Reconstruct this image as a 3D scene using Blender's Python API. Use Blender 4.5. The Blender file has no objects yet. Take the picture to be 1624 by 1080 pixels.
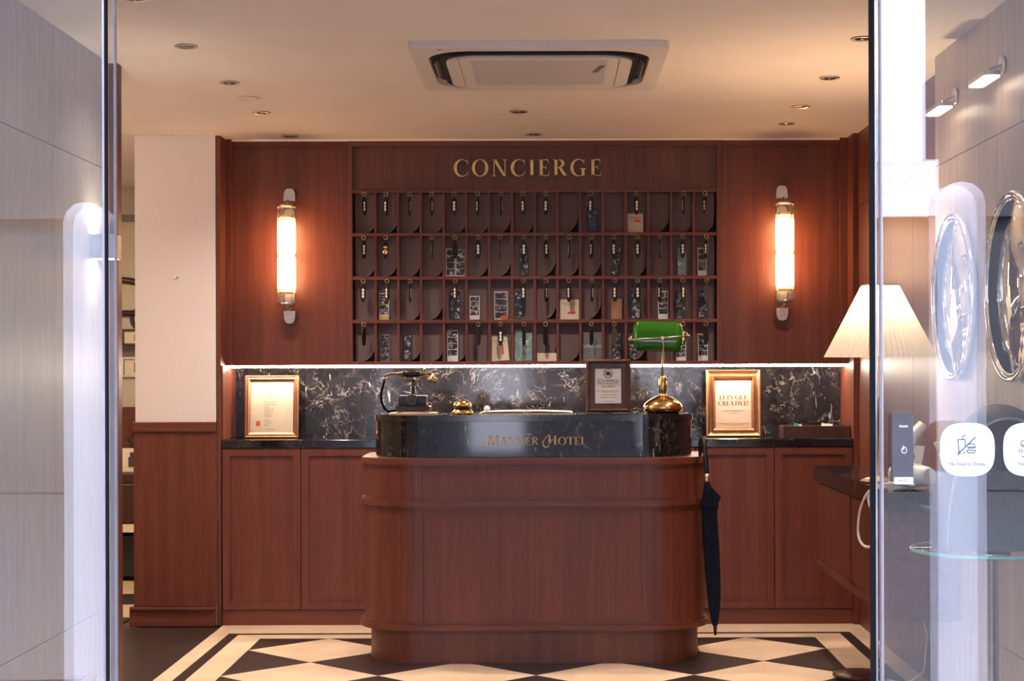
import bpy, bmesh, math, random
from mathutils import Vector, Matrix
random.seed(7)
PI = math.pi
C = bpy.context.scene.collection
SC = bpy.context.scene

# ------------------------------------------------------------------ camera, world, light, exposure
F = 2700.0                      # focal length in pixels of the 1624 px wide frame
VX, VY, CH = 870.0, 585.0, 1.30  # vanishing point of the depth lines, camera height
cd = bpy.data.cameras.new('camera'); cam = bpy.data.objects.new('camera', cd); C.objects.link(cam)
cd.sensor_width = 36; cd.lens = 36 * F / 1624
cd.shift_x = -(VX - 812) / 1624; cd.shift_y = (VY - 540) / 1624
cam.location = (0, 0, CH)
cam.rotation_euler = (Matrix.Rotation(PI / 2, 3, 'X') @ Matrix.Rotation(math.radians(-0.17), 3, 'Z')).to_euler()
cd.clip_start = 0.05
SC.camera = cam
W = bpy.data.worlds.new('overcast_sky'); SC.world = W; W.use_nodes = True
bg = W.node_tree.nodes['Background']
bg.inputs[0].default_value = (0.72, 0.78, 1.0, 1); bg.inputs[1].default_value = 10.0
sd = bpy.data.lights.new('sun', 'SUN'); sun = bpy.data.objects.new('sun', sd); C.objects.link(sun)
sd.energy = 20.0; sd.angle = 0.02; sd.color = (0.95, 0.96, 1.0)
sun.location = (0, 8, 20); sun.rotation_euler = (math.radians(-38), 0, math.radians(12))   # over the roof, on to the far side of the street
SC.view_settings.view_transform = 'Standard'
SC.view_settings.look = 'None'
SC.view_settings.gamma = 1.0
SC.view_settings.exposure = 0.27
SC.view_settings.use_curve_mapping = False
SC.cycles.use_denoising = True
SC.cycles.caustics_reflective = False; SC.cycles.caustics_refractive = False
SC.cycles.max_bounces = 8; SC.cycles.diffuse_bounces = 4; SC.cycles.glossy_bounces = 5
SC.cycles.transparent_max_bounces = 24; SC.cycles.sample_clamp_indirect = 6.0

SCONCE_W, SCONCE_T = 26.0, (1.0, 0.56, 0.27)
LED_W = 82.0
SPOT_W = 90.0
LAMP_W = 26.0
SIDE_W = 36.0


def s_at(Y): return F / Y
def px(x, Y): return (x - VX) * Y / F            # pixel column -> world x on depth Y
def pz(y, Y): return CH - (y - VY) * Y / F       # pixel row -> world z on depth Y

# ------------------------------------------------------------------ materials
def nt(name):
    m = bpy.data.materials.new(name); m.use_nodes = True
    n = m.node_tree; n.nodes.clear()
    return m, n
def N(n, t, **kw):
    d = n.nodes.new(t)
    for k, v in kw.items():
        if k.startswith('_'): setattr(d, k[1:], v)
        else: d.inputs[k.replace('__', ' ')].default_value = v
    return d
def L(n, a, ao, b, bi): n.links.new(a.outputs[ao], b.inputs[bi])
def c4(c): return (c[0], c[1], c[2], 1)

def ramp(n, stops, interp='LINEAR'):
    r = n.nodes.new('ShaderNodeValToRGB'); cr = r.color_ramp; cr.interpolation = interp
    while len(cr.elements) < len(stops): cr.elements.new(0.5)
    for e, (p, c) in zip(cr.elements, stops): e.position = p; e.color = c4(c) if len(c) == 3 else c
    return r

def coords(n, scale=(1, 1, 1), spread=True):
    tc = N(n, 'ShaderNodeTexCoord'); mp = N(n, 'ShaderNodeMapping'); mp.inputs['Scale'].default_value = scale
    L(n, tc, 'Object', mp, 'Vector')
    if spread:
        oi = N(n, 'ShaderNodeObjectInfo'); mu = N(n, 'ShaderNodeVectorMath', _operation='SCALE'); mu.inputs[0].default_value = (37, 53, 71)
        L(n, oi, 'Random', mu, 'Scale'); L(n, mu, 0, mp, 'Location')
    return mp

def plain(name, col, rough=.5, metal=0, vary=.12, scale=30, spec=.5, coat=0, bump=0, trans=0):
    m, n = nt(name)
    o = N(n, 'ShaderNodeOutputMaterial'); p = N(n, 'ShaderNodeBsdfPrincipled', Roughness=rough, Metallic=metal)
    p.inputs['Specular IOR Level'].default_value = spec
    p.inputs['Coat Weight'].default_value = coat
    p.inputs['Transmission Weight'].default_value = trans
    mp = coords(n); t = N(n, 'ShaderNodeTexNoise', Scale=scale, Detail=3.0)
    L(n, mp, 0, t, 'Vector')
    lo = tuple(x * (1 - vary) for x in col); hi = tuple(min(1, x * (1 + vary)) for x in col)
    r = ramp(n, [(.3, lo), (.7, hi)]); L(n, t, 'Fac', r, 0); L(n, r, 0, p, 'Base Color')
    if bump:
        b = N(n, 'ShaderNodeBump', Strength=bump, Distance=.002); L(n, t, 'Fac', b, 'Height'); L(n, b, 0, p, 'Normal')
    L(n, p, 0, o, 0)
    return m

def emit(name, col, w):
    m, n = nt(name); o = N(n, 'ShaderNodeOutputMaterial'); e = N(n, 'ShaderNodeEmission', Strength=w)
    e.inputs[0].default_value = c4(col); L(n, e, 0, o, 0)
    return m

def wood(name, dark, mid, light, axis='z', rough=.40, coat=.06):
    m, n = nt(name)
    o = N(n, 'ShaderNodeOutputMaterial'); p = N(n, 'ShaderNodeBsdfPrincipled', Roughness=rough)
    p.inputs['Specular IOR Level'].default_value = .35
    p.inputs['Coat Weight'].default_value = coat; p.inputs['Coat Roughness'].default_value = .25
    sc = {'z': (1, 1, .035), 'x': (.035, 1, 1), 'y': (1, .035, 1)}[axis]
    mp = coords(n, sc)
    a = N(n, 'ShaderNodeTexNoise', Scale=28.0, Detail=4.0, Distortion=.4); L(n, mp, 0, a, 'Vector')
    b = N(n, 'ShaderNodeTexNoise', Scale=190.0, Detail=2.0); L(n, mp, 0, b, 'Vector')
    r = ramp(n, [(.28, dark), (.52, mid), (.75, light)]); L(n, a, 'Fac', r, 0)
    r2 = ramp(n, [(.35, (.84, .82, .80)), (.62, (1.05, 1.04, 1.03))]); L(n, b, 'Fac', r2, 0)
    mx = N(n, 'ShaderNodeMix', _data_type='RGBA', _blend_type='MULTIPLY'); mx.inputs['Factor'].default_value = .8
    L(n, r, 0, mx, 6); L(n, r2, 0, mx, 7); L(n, mx, 2, p, 'Base Color')
    bm = N(n, 'ShaderNodeBump', Strength=.06, Distance=.001); L(n, b, 'Fac', bm, 'Height'); L(n, bm, 0, p, 'Normal')
    L(n, p, 0, o, 0)
    return m

def marble(name, rough=.07, vein=1.0, scale=1.0, streak=(1, 1, 1)):
    m, n = nt(name)
    o = N(n, 'ShaderNodeOutputMaterial'); p = N(n, 'ShaderNodeBsdfPrincipled', Roughness=rough)
    mp = coords(n, tuple(scale * k for k in streak), False)
    def band(sc, dist, w, det=5.0):       # thin wandering filaments: where a noise crosses its middle value
        t = N(n, 'ShaderNodeTexNoise', Scale=sc, Detail=det, Distortion=dist, Roughness=.55); L(n, mp, 0, t, 'Vector')
        r = ramp(n, [(.5 - w, (0, 0, 0)), (.5, (1, 1, 1)), (.5 + w, (0, 0, 0))]); L(n, t, 'Fac', r, 0); return r
    def mask(sc, lo, hi, dist=.5):
        t = N(n, 'ShaderNodeTexNoise', Scale=sc, Detail=4.0, Distortion=dist); L(n, mp, 0, t, 'Vector')
        r = ramp(n, [(lo, (0, 0, 0)), (hi, (1, 1, 1))]); L(n, t, 'Fac', r, 0); return r
    def mul(a, b):
        x = N(n, 'ShaderNodeMix', _data_type='RGBA', _blend_type='MULTIPLY'); x.inputs['Factor'].default_value = 1; L(n, a, 0 if a.bl_idname != 'ShaderNodeMix' else 2, x, 6); L(n, b, 0 if b.bl_idname != 'ShaderNodeMix' else 2, x, 7); return x
    f1 = mul(band(5.0, 1.6, .014), mask(4.5, .50, .62)); f2 = mul(band(13.0, 2.2, .022, 3.0), mask(7.0, .54, .64, 1.0))
    mr = N(n, 'ShaderNodeMapping'); mr.inputs['Rotation'].default_value = (0, .9, .4); mr.inputs['Scale'].default_value = (1, 1, .22); L(n, mp, 0, mr, 'Vector')
    fl = N(n, 'ShaderNodeTexNoise', Scale=34.0, Detail=2.0, Distortion=1.0); L(n, mr, 0, fl, 'Vector')
    rf = ramp(n, [(.66, (0, 0, 0)), (.72, (1, 1, 1))]); L(n, fl, 'Fac', rf, 0); f3 = mul(rf, mask(3.6, .50, .60))
    cl = N(n, 'ShaderNodeTexNoise', Scale=3.6, Detail=8.0, Roughness=.68, Distortion=2.6); L(n, mp, 0, cl, 'Vector')
    rc = ramp(n, [(.42, (.010, .009, .011)), (.60, (.022 * vein, .019 * vein, .020 * vein)), (.76, (.060 * vein, .052 * vein, .050 * vein))]); L(n, cl, 'Fac', rc, 0)
    cur = rc; co = 0
    for f, c in ((f1, (.26, .23, .22)), (f2, (.20, .175, .17)), (f3, (.58, .54, .50))):
        x = N(n, 'ShaderNodeMix', _data_type='RGBA'); L(n, f, 2, x, 0); L(n, cur, co, x, 6); x.inputs[7].default_value = c4(tuple(k * vein for k in c)); cur, co = x, 2
    L(n, cur, co, p, 'Base Color'); L(n, p, 0, o, 0)
    return m

def stone(name, base, fleck, amt, rough, sc=60):
    m, n = nt(name)
    o = N(n, 'ShaderNodeOutputMaterial'); p = N(n, 'ShaderNodeBsdfPrincipled', Roughness=rough)
    mp = coords(n); a = N(n, 'ShaderNodeTexNoise', Scale=5.0, Detail=5.0); b = N(n, 'ShaderNodeTexNoise', Scale=float(sc), Detail=3.0)
    L(n, mp, 0, a, 'Vector'); L(n, mp, 0, b, 'Vector')
    r = ramp(n, [(.3, tuple(x * .86 for x in base)), (.7, tuple(x * 1.12 for x in base))]); L(n, a, 'Fac', r, 0)
    r2 = ramp(n, [(amt, (0, 0, 0)), (amt + .1, (1, 1, 1))]); L(n, b, 'Fac', r2, 0)
    mx = N(n, 'ShaderNodeMix', _data_type='RGBA'); L(n, r2, 0, mx, 0); L(n, r, 0, mx, 6); mx.inputs[7].default_value = c4(fleck)
    L(n, mx, 2, p, 'Base Color'); L(n, p, 0, o, 0)
    return m

def glass(name, tint=(.93, .96, .95), refl=1.0):
    """clear pane: light passes straight on, each outer face mirrors by Fresnel"""
    m, n = nt(name)
    o = N(n, 'ShaderNodeOutputMaterial'); t = N(n, 'ShaderNodeBsdfTransparent'); t.inputs[0].default_value = c4(tint)
    g = N(n, 'ShaderNodeBsdfGlossy', Roughness=0.0); f = N(n, 'ShaderNodeFresnel', IOR=1.52)
    t2 = N(n, 'ShaderNodeBsdfTransparent')
    mp = coords(n); w = N(n, 'ShaderNodeTexNoise', Scale=.9); L(n, mp, 0, w, 'Vector')
    bp = N(n, 'ShaderNodeBump', Strength=.02, Distance=.02); L(n, w, 'Fac', bp, 'Height'); L(n, bp, 0, g, 'Normal')
    mul = N(n, 'ShaderNodeMath', _operation='MULTIPLY'); mul.inputs[1].default_value = refl; L(n, f, 0, mul, 0)
    mx = N(n, 'ShaderNodeMixShader'); L(n, mul, 0, mx, 0); L(n, t, 0, mx, 1); L(n, g, 0, mx, 2)
    ge = N(n, 'ShaderNodeNewGeometry'); m2 = N(n, 'ShaderNodeMixShader'); L(n, ge, 'Backfacing', m2, 0); L(n, mx, 0, m2, 1); L(n, t2, 0, m2, 2)
    L(n, m2, 0, o, 0)
    return m

def shade_mat(name, col, tr):
    m, n = nt(name)
    o = N(n, 'ShaderNodeOutputMaterial'); d = N(n, 'ShaderNodeBsdfDiffuse'); t = N(n, 'ShaderNodeBsdfTranslucent')
    mp = coords(n); w = N(n, 'ShaderNodeTexNoise', Scale=80.0); L(n, mp, 0, w, 'Vector')
    r = ramp(n, [(.3, tuple(x * .94 for x in col)), (.7, col)]); L(n, w, 'Fac', r, 0); L(n, r, 0, d, 0); L(n, r, 0, t, 0)
    mx = N(n, 'ShaderNodeMixShader'); mx.inputs[0].default_value = tr; L(n, d, 0, mx, 1); L(n, t, 0, mx, 2); L(n, mx, 0, o, 0)
    return m

def photo_mat(name, a, b, sc=55):
    m, n = nt(name)
    o = N(n, 'ShaderNodeOutputMaterial'); p = N(n, 'ShaderNodeBsdfPrincipled', Roughness=.45)
    mp = coords(n); w = N(n, 'ShaderNodeTexNoise', Scale=float(sc), Detail=2.0, Distortion=.6); L(n, mp, 0, w, 'Vector')
    r = ramp(n, [(.50, a), (.58, tuple((x + y) * .35 for x, y in zip(a, b))), (.70, b)]); L(n, w, 'Fac', r, 0); L(n, r, 0, p, 'Base Color'); L(n, p, 0, o, 0)
    return m

WD, WM, WL = (.103, .0262, .0138), (.132, .0345, .018), (.162, .046, .0245)
M = {}
M['wood'] = wood('red_brown_wood', WD, WM, WL)
M['wood_x'] = wood('red_brown_wood_cross', WD, WM, WL, 'x')
M['wood_y'] = wood('red_brown_wood_along', WD, WM, WL, 'y')
M['wood_dark'] = wood('dark_wood', (.010, .005, .004), (.018, .008, .006), (.028, .012, .008), 'x', .3)
M['sign_wood'] = wood('sign_board_wood', (.085, .030, .022), (.115, .040, .028), (.15, .052, .036))
M['light_wood'] = wood('light_rim_wood', (.30, .17, .11), (.38, .22, .14), (.45, .27, .17), 'x')
M['marble'] = marble('black_marble', .06, .6, 1.0)
M['marble_back'] = marble('black_marble_backsplash', .07, .85, 1.25)
M['marble_top'] = marble('black_marble_top', .08, .4, 1.4)
M['felt'] = plain('grey_lining', (.17, .115, .118), .8, vary=.08, scale=120)
M['recess_shade'] = plain('painted_recess_shade', (.03, .020, .021), .8)  # shade of the gap behind the lining cards put into the colour
M['felt_edge'] = plain('lining_edge', (.30, .25, .25), .5)
M['ceiling'] = plain('ceiling_paint', (.92, .85, .79), .75, vary=.02, scale=4)
M['plaster'] = plain('white_plaster', (.72, .645, .625), .8, vary=.02, scale=60, bump=.05)
M['cream_wall'] = plain('cream_wall', (.55, .47, .38), .8, vary=.04)
M['grey_panel'] = wood('grey_laminate_panel', (.44, .40, .385), (.47, .43, .41), (.50, .455, .435), 'z', .4, .05)
M['pink_panel'] = wood('pale_laminate_panel', (.36, .27, .235), (.42, .32, .28), (.46, .35, .31), 'z', .4, .05)
M['joint'] = plain('dark_joint', (.05, .04, .04), .7)
M['cream_tile'] = stone('cream_stone', (.75, .57, .40), (.70, .52, .36), .60, .30, 25)
M['dark_tile'] = stone('dark_stone', (.026, .018, .017), (.10, .07, .06), .68, .32, 70)
M['gold'] = plain('brushed_gold', (.62, .40, .14), .32, 1)
M['gold_dull'] = plain('dull_gold', (.42, .24, .095), .42, 1)
M['brass'] = plain('polished_brass', (.70, .45, .17), .16, 1, vary=.05)
M['ring_brass'] = plain('ring_brass', (.46, .33, .18), .4, .45)
M['phone_brass'] = plain('tarnished_brass', (.26, .17, .10), .3, 1)
M['brass_old'] = plain('aged_brass', (.45, .33, .20), .3, 1)
M['nickel'] = plain('brushed_nickel', (.60, .54, .47), .3, 1)
M['chrome'] = plain('chrome', (.85, .84, .82), .06, 1, vary=.02)
M['black_metal'] = plain('black_metal', (.012, .011, .012), .3)
M['black_gloss'] = plain('black_gloss', (.008, .007, .008), .18)
M['fob_black'] = plain('black_fob', (.009, .008, .009), .55, spec=.25)
M['fob_grey'] = plain('grey_fob', (.055, .050, .052), .6, spec=.25)
M['black_rubber'] = plain('black_rubber', (.006, .006, .007), .7, spec=.08)
M['bronze'] = plain('bronze_frame', (.36, .175, .085), .34, .85)
M['frame_dark'] = wood('dark_frame_wood', (.045, .018, .012), (.065, .027, .018), (.085, .036, .024), 'z', .35)
M['paper'] = plain('white_paper', (.80, .77, .75), .6, vary=.03)
M['cream_paper'] = plain('cream_paper', (.78, .66, .50), .6, vary=.03)
M['pink_paper'] = plain('peach_paper', (.66, .47, .36), .6, vary=.03)
M['ink'] = plain('dark_ink', (.05, .04, .045), .6)
M['ink_soft'] = plain('grey_ink', (.30, .24, .20), .6)
M['red_ink'] = plain('red_ink', (.70, .10, .05), .6)
M['green_glass'] = plain('green_cased_glass', (.022, .19, .006), .10, vary=.15, scale=8, coat=1.0)
M['navy'] = plain('navy_cloth', (.004, .007, .017), .8, vary=.3, scale=60, spec=.15)
M['white_plastic'] = plain('white_plastic', (.80, .79, .78), .35, vary=.02)
M['ac_plastic'] = plain('warm_white_plastic', (.80, .74, .69), .45, vary=.02)
M['ac_grille'] = plain('pale_grey_mesh', (.58, .55, .55), .55, vary=.2, scale=900)
M['slot'] = plain('black_slot', (.008, .008, .009), .5)
M['grey_plastic'] = plain('grey_plastic', (.16, .15, .16), .4)
M['glass'] = glass('window_glass', refl=2.0)
M['switch_grey'] = plain('switch_grey', (.040, .037, .045), .45)
M['green_edge'] = plain('green_glass_edge', (.10, .30, .24), .1, vary=.05)
M['clear'] = glass('clear_glass', (.92, .92, .92))
def rib_mat():
    m, n = nt('ribbed_clear_glass'); o = N(n, 'ShaderNodeOutputMaterial')
    t = N(n, 'ShaderNodeBsdfTransparent'); g = N(n, 'ShaderNodeBsdfGlossy', Roughness=.05); d = N(n, 'ShaderNodeBsdfDiffuse'); tl = N(n, 'ShaderNodeBsdfTranslucent')
    mp = coords(n); w = N(n, 'ShaderNodeTexNoise', Scale=40.0); L(n, mp, 0, w, 'Vector')
    r = ramp(n, [(.3, (.74, .73, .72)), (.7, (.82, .81, .80))]); L(n, w, 'Fac', r, 0); L(n, r, 0, d, 0); L(n, r, 0, tl, 0)
    a = N(n, 'ShaderNodeMixShader'); a.inputs[0].default_value = .5; L(n, d, 0, a, 1); L(n, tl, 0, a, 2)
    b = N(n, 'ShaderNodeMixShader'); b.inputs[0].default_value = .14; L(n, t, 0, b, 1); L(n, a, 0, b, 2)
    f = N(n, 'ShaderNodeFresnel', IOR=1.5); c = N(n, 'ShaderNodeMixShader'); L(n, f, 0, c, 0); L(n, b, 0, c, 1); L(n, g, 0, c, 2); L(n, c, 0, o, 0)
    return m
M['rib_glass'] = rib_mat()
M['tube'] = emit('lit_sconce_tube', SCONCE_T, SCONCE_W)
M['led'] = emit('led_diffuser', (1.0, .80, .62), LED_W)
M['wall_light'] = emit('lit_wall_lamp_face', (1.0, .78, .55), 9.0)
M['box_light'] = emit('lit_box_sconce', (1.0, .82, .66), 90.0)
M['bulb'] = emit('lit_bulb', (1.0, .72, .45), 25.0)
M['shade'] = shade_mat('pleated_paper_shade', (.92, .86, .80), .30)
M['mirror'] = plain('mirror_silver', (.90, .90, .90), .01, 1, vary=.01)
M['sticker'] = plain('white_sticker', (.46, .49, .50), .5, vary=.02)
M['sticker_ink'] = plain('slate_ink', (.05, .05, .09), .5)
M['steel'] = plain('anodised_steel', (.42, .40, .44), .3, 1)
M['leaf'] = plain('dark_leaf', (.02, .06, .02), .5, vary=.4)
M['leather'] = plain('black_leather', (.025, .023, .024), .45, bump=.3, scale=200)
M['teal'] = plain('teal_card', (.03, .20, .18), .5)
M['pinkcard'] = plain('pink_card', (.75, .45, .40), .5)
M['facade'] = plain('painted_facade', (.058, .058, .07), .8, vary=.05)
M['facade_white'] = plain('white_painted_facade', (.80, .80, .84), .8, vary=.04)
M['post_paint'] = plain('post_paint', (.42, .44, .55), .8, vary=.03)
M['facade_dark'] = plain('dark_shopfront', (.055, .055, .065), .6)
M['pavement'] = stone('pavement', (.045, .045, .052), (.06, .06, .06), .6, .8)
M['ph_bw'] = photo_mat('photo_black_white', (.012, .011, .014), (.62, .60, .62))
M['ph_dark'] = photo_mat('photo_dark', (.010, .008, .009), (.34, .28, .28))
M['ph_holo'] = photo_mat('photo_silver', (.20, .36, .34), (.72, .78, .80), 40)
M['ph_blue'] = photo_mat('photo_blue', (.02, .025, .06), (.20, .28, .48), 50)

# ------------------------------------------------------------------ mesh helpers
class B:
    def __init__(s): s.bm = bmesh.new(); s.mi = 0
    def m(s, i): s.mi = i; return s
    def face(s, vs, smooth=False):
        try: f = s.bm.faces.new(vs)
        except ValueError: return
        f.material_index = s.mi; f.smooth = smooth
    def v(s, p): return s.bm.verts.new(p)
    def box(s, x0, x1, y0, y1, z0, z1, bev=0):
        vs = [s.v((x, y, z)) for z in (z0, z1) for y in (y0, y1) for x in (x0, x1)]
        fs = [(0, 2, 3, 1), (4, 5, 7, 6), (0, 1, 5, 4), (1, 3, 7, 5), (3, 2, 6, 7), (2, 0, 4, 6)]
        n0 = len(s.bm.faces)
        for f in fs: s.face([vs[i] for i in f])
        if bev:
            es = {e for v in vs for e in v.link_edges}
            r = bmesh.ops.bevel(s.bm, geom=list(es), offset=bev, segments=2, affect='EDGES', profile=.5)
            for f in r['faces']: f.material_index = s.mi
        return s
    def prism(s, pts, h0, h1, axis='z', smooth=False):
        """closed 2-D outline pushed along an axis; 'z': (x,y), 'y': (x,z), 'x': (y,z)"""
        def P(p, h): return {'z': (p[0], p[1], h), 'y': (p[0], h, p[1]), 'x': (h, p[0], p[1])}[axis]
        a = [s.v(P(p, h0)) for p in pts]; b = [s.v(P(p, h1)) for p in pts]; k = len(pts)
        s.face(a[::-1]); s.face(b)
        for i in range(k): s.face([a[i], a[(i + 1) % k], b[(i + 1) % k], b[i]], smooth)
        return s
    def lathe(s, prof, seg=32, c=(0, 0, 0), axis='z', sy=1.0, smooth=True, mod=None):
        rings = []
        for r, h in prof:
            ring = []
            for i in range(seg):
                t = 2 * PI * i / seg; rr = r * (mod(i) if mod else 1)
                x, y = rr * math.cos(t), rr * math.sin(t) * sy
                p = {'z': (x, y, h), 'y': (x, h, y), 'x': (h, x, y)}[axis]
                ring.append(s.v((c[0] + p[0], c[1] + p[1], c[2] + p[2])))
            rings.append(ring)
        for a, b in zip(rings, rings[1:]):
            for i in range(seg): s.face([a[i], a[(i + 1) % seg], b[(i + 1) % seg], b[i]], smooth)
        if prof[0][0] > 1e-6: s.face(rings[0][::-1])
        if prof[-1][0] > 1e-6: s.face(rings[-1])
        bmesh.ops.remove_doubles(s.bm, verts=[v for r in (rings[0], rings[-1]) for v in r], dist=1e-6)
        return s
    def tube(s, pts, r, seg=8, caps=True, closed=False):
        pts = [Vector(p) for p in pts]; k = len(pts); rad = r if isinstance(r, (list, tuple)) else [r] * k
        rings = []; up = None
        for i, p in enumerate(pts):
            if closed: d = (pts[(i + 1) % k] - pts[i - 1]).normalized()
            else: d = (pts[min(i + 1, k - 1)] - pts[max(i - 1, 0)]).normalized()
            if up is None: up = Vector((0, 0, 1)) if abs(d.z) < .9 else Vector((1, 0, 0))
            u = (up - d * up.dot(d)).normalized(); w = d.cross(u); up = u
            rings.append([s.v(p + (u * math.cos(2 * PI * j / seg) + w * math.sin(2 * PI * j / seg)) * rad[i]) for j in range(seg)])
        for a, b in list(zip(rings, rings[1:])) + ([(rings[-1], rings[0])] if closed else []):
            for j in range(seg): s.face([a[j], a[(j + 1) % seg], b[(j + 1) % seg], b[j]], True)
        if caps and not closed: s.face(rings[0][::-1]); s.face(rings[-1])
        return s
    def torus(s, c, R, r, axis='y', seg=32, ts=8, sx=1, sz=1):
        pts = []
        for i in range(seg):
            t = 2 * PI * i / seg; a, b = R * math.cos(t) * sx, R * math.sin(t) * sz
            pts.append({'y': (c[0] + a, c[1], c[2] + b), 'z': (c[0] + a, c[1] + b, c[2]), 'x': (c[0], c[1] + a, c[2] + b)}[axis])
        return s.tube(pts, r, ts, closed=True)
    def ball(s, c, r, sx=1, sy=1, sz=1, seg=16, rings=10):
        prof = [(r * math.sin(PI * i / rings), -r * math.cos(PI * i / rings) * sz) for i in range(rings + 1)]
        prof[0] = (1e-5, prof[0][1]); prof[-1] = (1e-5, prof[-1][1])
        n0 = len(s.bm.verts); s.bm.verts.ensure_lookup_table()
        old = set(s.bm.verts)
        s.lathe(prof, seg, c)
        for v in s.bm.verts:
            if v not in old: v.co.x = c[0] + (v.co.x - c[0]) * sx; v.co.y = c[1] + (v.co.y - c[1]) * sy
        return s
    def grid(s, f, nu, nv, smooth=True):
        vs = [[s.v(f(i / nu, j / nv)) for j in range(nv + 1)] for i in range(nu + 1)]
        for i in range(nu):
            for j in range(nv): s.face([vs[i][j], vs[i + 1][j], vs[i + 1][j + 1], vs[i][j + 1]], smooth)
        return s
    def rot(s, ang, axis, c=(0, 0, 0)):
        bmesh.ops.rotate(s.bm, verts=s.bm.verts, cent=c, matrix=Matrix.Rotation(ang, 3, axis)); return s
    def move(s, d): bmesh.ops.translate(s.bm, verts=s.bm.verts, vec=d); return s
    def out(s, name, mats, parent=None, world=True):
        """links the mesh as ONE object; world=True: authored in world coordinates"""
        if not isinstance(mats, (list, tuple)): mats = [mats]
        bmesh.ops.recalc_face_normals(s.bm, faces=s.bm.faces)
        if parent is not None and world:
            off = Vector(); q = parent
            while q is not None: off += q.location; q = q.parent
            bmesh.ops.translate(s.bm, verts=s.bm.verts, vec=-off)
        me = bpy.data.meshes.new(name); s.bm.to_mesh(me); s.bm.free()
        for k in mats: me.materials.append(M[k] if isinstance(k, str) else k)
        o = bpy.data.objects.new(name, me); C.objects.link(o)
        if parent is not None: o.parent = parent
        return o

def box(*a, bev=0): return B().box(*a, bev=bev)
def tag(o, label=None, cat=None, group=None, kind=None):
    if label: o['label'] = label
    if cat: o['category'] = cat
    if group: o['group'] = group
    if kind: o['kind'] = kind
    return o
def thing(name, label, cat, loc=(0, 0, 0), rot=(0, 0, 0), group=None):
    o = bpy.data.objects.new(name, None); C.objects.link(o); o.location = loc; o.rotation_euler = rot
    o.empty_display_size = .05
    return tag(o, label, cat, group)
def struct(b, name, mats, parent=None, label=None):
    o = b.out(name, mats, parent)
    if parent is None: o['kind'] = 'structure'
    if label: o['label'] = label
    return o
def dup(root, loc, rot=None, label=None):
    r = root.copy(); C.objects.link(r); r.location = loc
    if rot is not None: r.rotation_euler = rot
    if label: r['label'] = label
    for ch in list(root.children):
        c = ch.copy(); C.objects.link(c); c.parent = r
        for g in list(ch.children):
            d = g.copy(); C.objects.link(d); d.parent = c
    return r
def rrect(x0, x1, y0, y1, rf, rb=.02, n=14):
    """outline with large front (low y) corners and small back ones, counter-clockwise"""
    p = []
    for cx, cy, r, a in ((x0 + rf, y0 + rf, rf, PI), (x1 - rf, y0 + rf, rf, 1.5 * PI), (x1 - rb, y1 - rb, rb, 0), (x0 + rb, y1 - rb, rb, .5 * PI)):
        for i in range(n + 1):
            t = a + .5 * PI * i / n; p.append((cx + r * math.cos(t), cy + r * math.sin(t)))
    return p
def rr2(w, h, r, n=6, c=(0, 0)):
    p = []
    for cx, cy, a in ((-w / 2 + r, -h / 2 + r, PI), (w / 2 - r, -h / 2 + r, 1.5 * PI), (w / 2 - r, h / 2 - r, 0), (-w / 2 + r, h / 2 - r, .5 * PI)):
        for i in range(n + 1):
            t = a + .5 * PI * i / n; p.append((c[0] + cx + r * math.cos(t), c[1] + cy + r * math.sin(t)))
    return p
def frame_ring(b, x0, x1, z0, z1, w, y0, y1):
    """rectangular frame in the xz plane, mitred"""
    o = [(x0, z0), (x1, z0), (x1, z1), (x0, z1)]; i = [(x0 + w, z0 + w), (x1 - w, z0 + w), (x1 - w, z1 - w), (x0 + w, z1 - w)]
    for k in range(4): b.prism([o[k], o[(k + 1) % 4], i[(k + 1) % 4], i[k]], y0, y1, 'y')
    return b
def profile_frame(b, w, h, prof):
    """picture-frame moulding: prof = [(inset, depth)...] swept round a w x h rectangle standing on z=0, front towards -y"""
    rows = []
    for ins, d in prof:
        rows.append([b.v((x, -d, z)) for x, z in ((-w / 2 + ins, ins), (w / 2 - ins, ins), (w / 2 - ins, h - ins), (-w / 2 + ins, h - ins))])
    for a, c in zip(rows, rows[1:]):
        for k in range(4): b.face([a[k], a[(k + 1) % 4], c[(k + 1) % 4], c[k]])
    for k in range(4): b.face([rows[-1][k], rows[-1][(k + 1) % 4], rows[0][(k + 1) % 4], rows[0][k]])
    return b

# ------------------------------------------------------------------ serif lettering
TK, TN = .165, .05
def _q(x0, z0, x1, z1): return [(x0, z0), (x1, z0), (x1, z1), (x0, z1)]
def _dg(xa, za, xb, zb, w): return [(xa - w / 2, za), (xa + w / 2, za), (xb + w / 2, zb), (xb - w / 2, zb)]
def _ring(cx, cz, rx, rz, wl, wr, wt, a0, a1, n=20):
    icx = cx + (wl - wr) / 2; irx = rx - (wl + wr) / 2; irz = rz - wt; o = []
    for i in range(n):
        t0 = math.radians(a0 + (a1 - a0) * i / n); t1 = math.radians(a0 + (a1 - a0) * (i + 1) / n)
        o.append([(cx + rx * math.cos(t0), cz + rz * math.sin(t0)), (cx + rx * math.cos(t1), cz + rz * math.sin(t1)),
                  (icx + irx * math.cos(t1), cz + irz * math.sin(t1)), (icx + irx * math.cos(t0), cz + irz * math.sin(t0))])
    return o
def _sf(x, z, up, hw=.16): return [[(x - hw, z), (x + hw, z), (x + hw * .45, z + .055 * up), (x - hw * .45, z + .055 * up)]]
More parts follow.
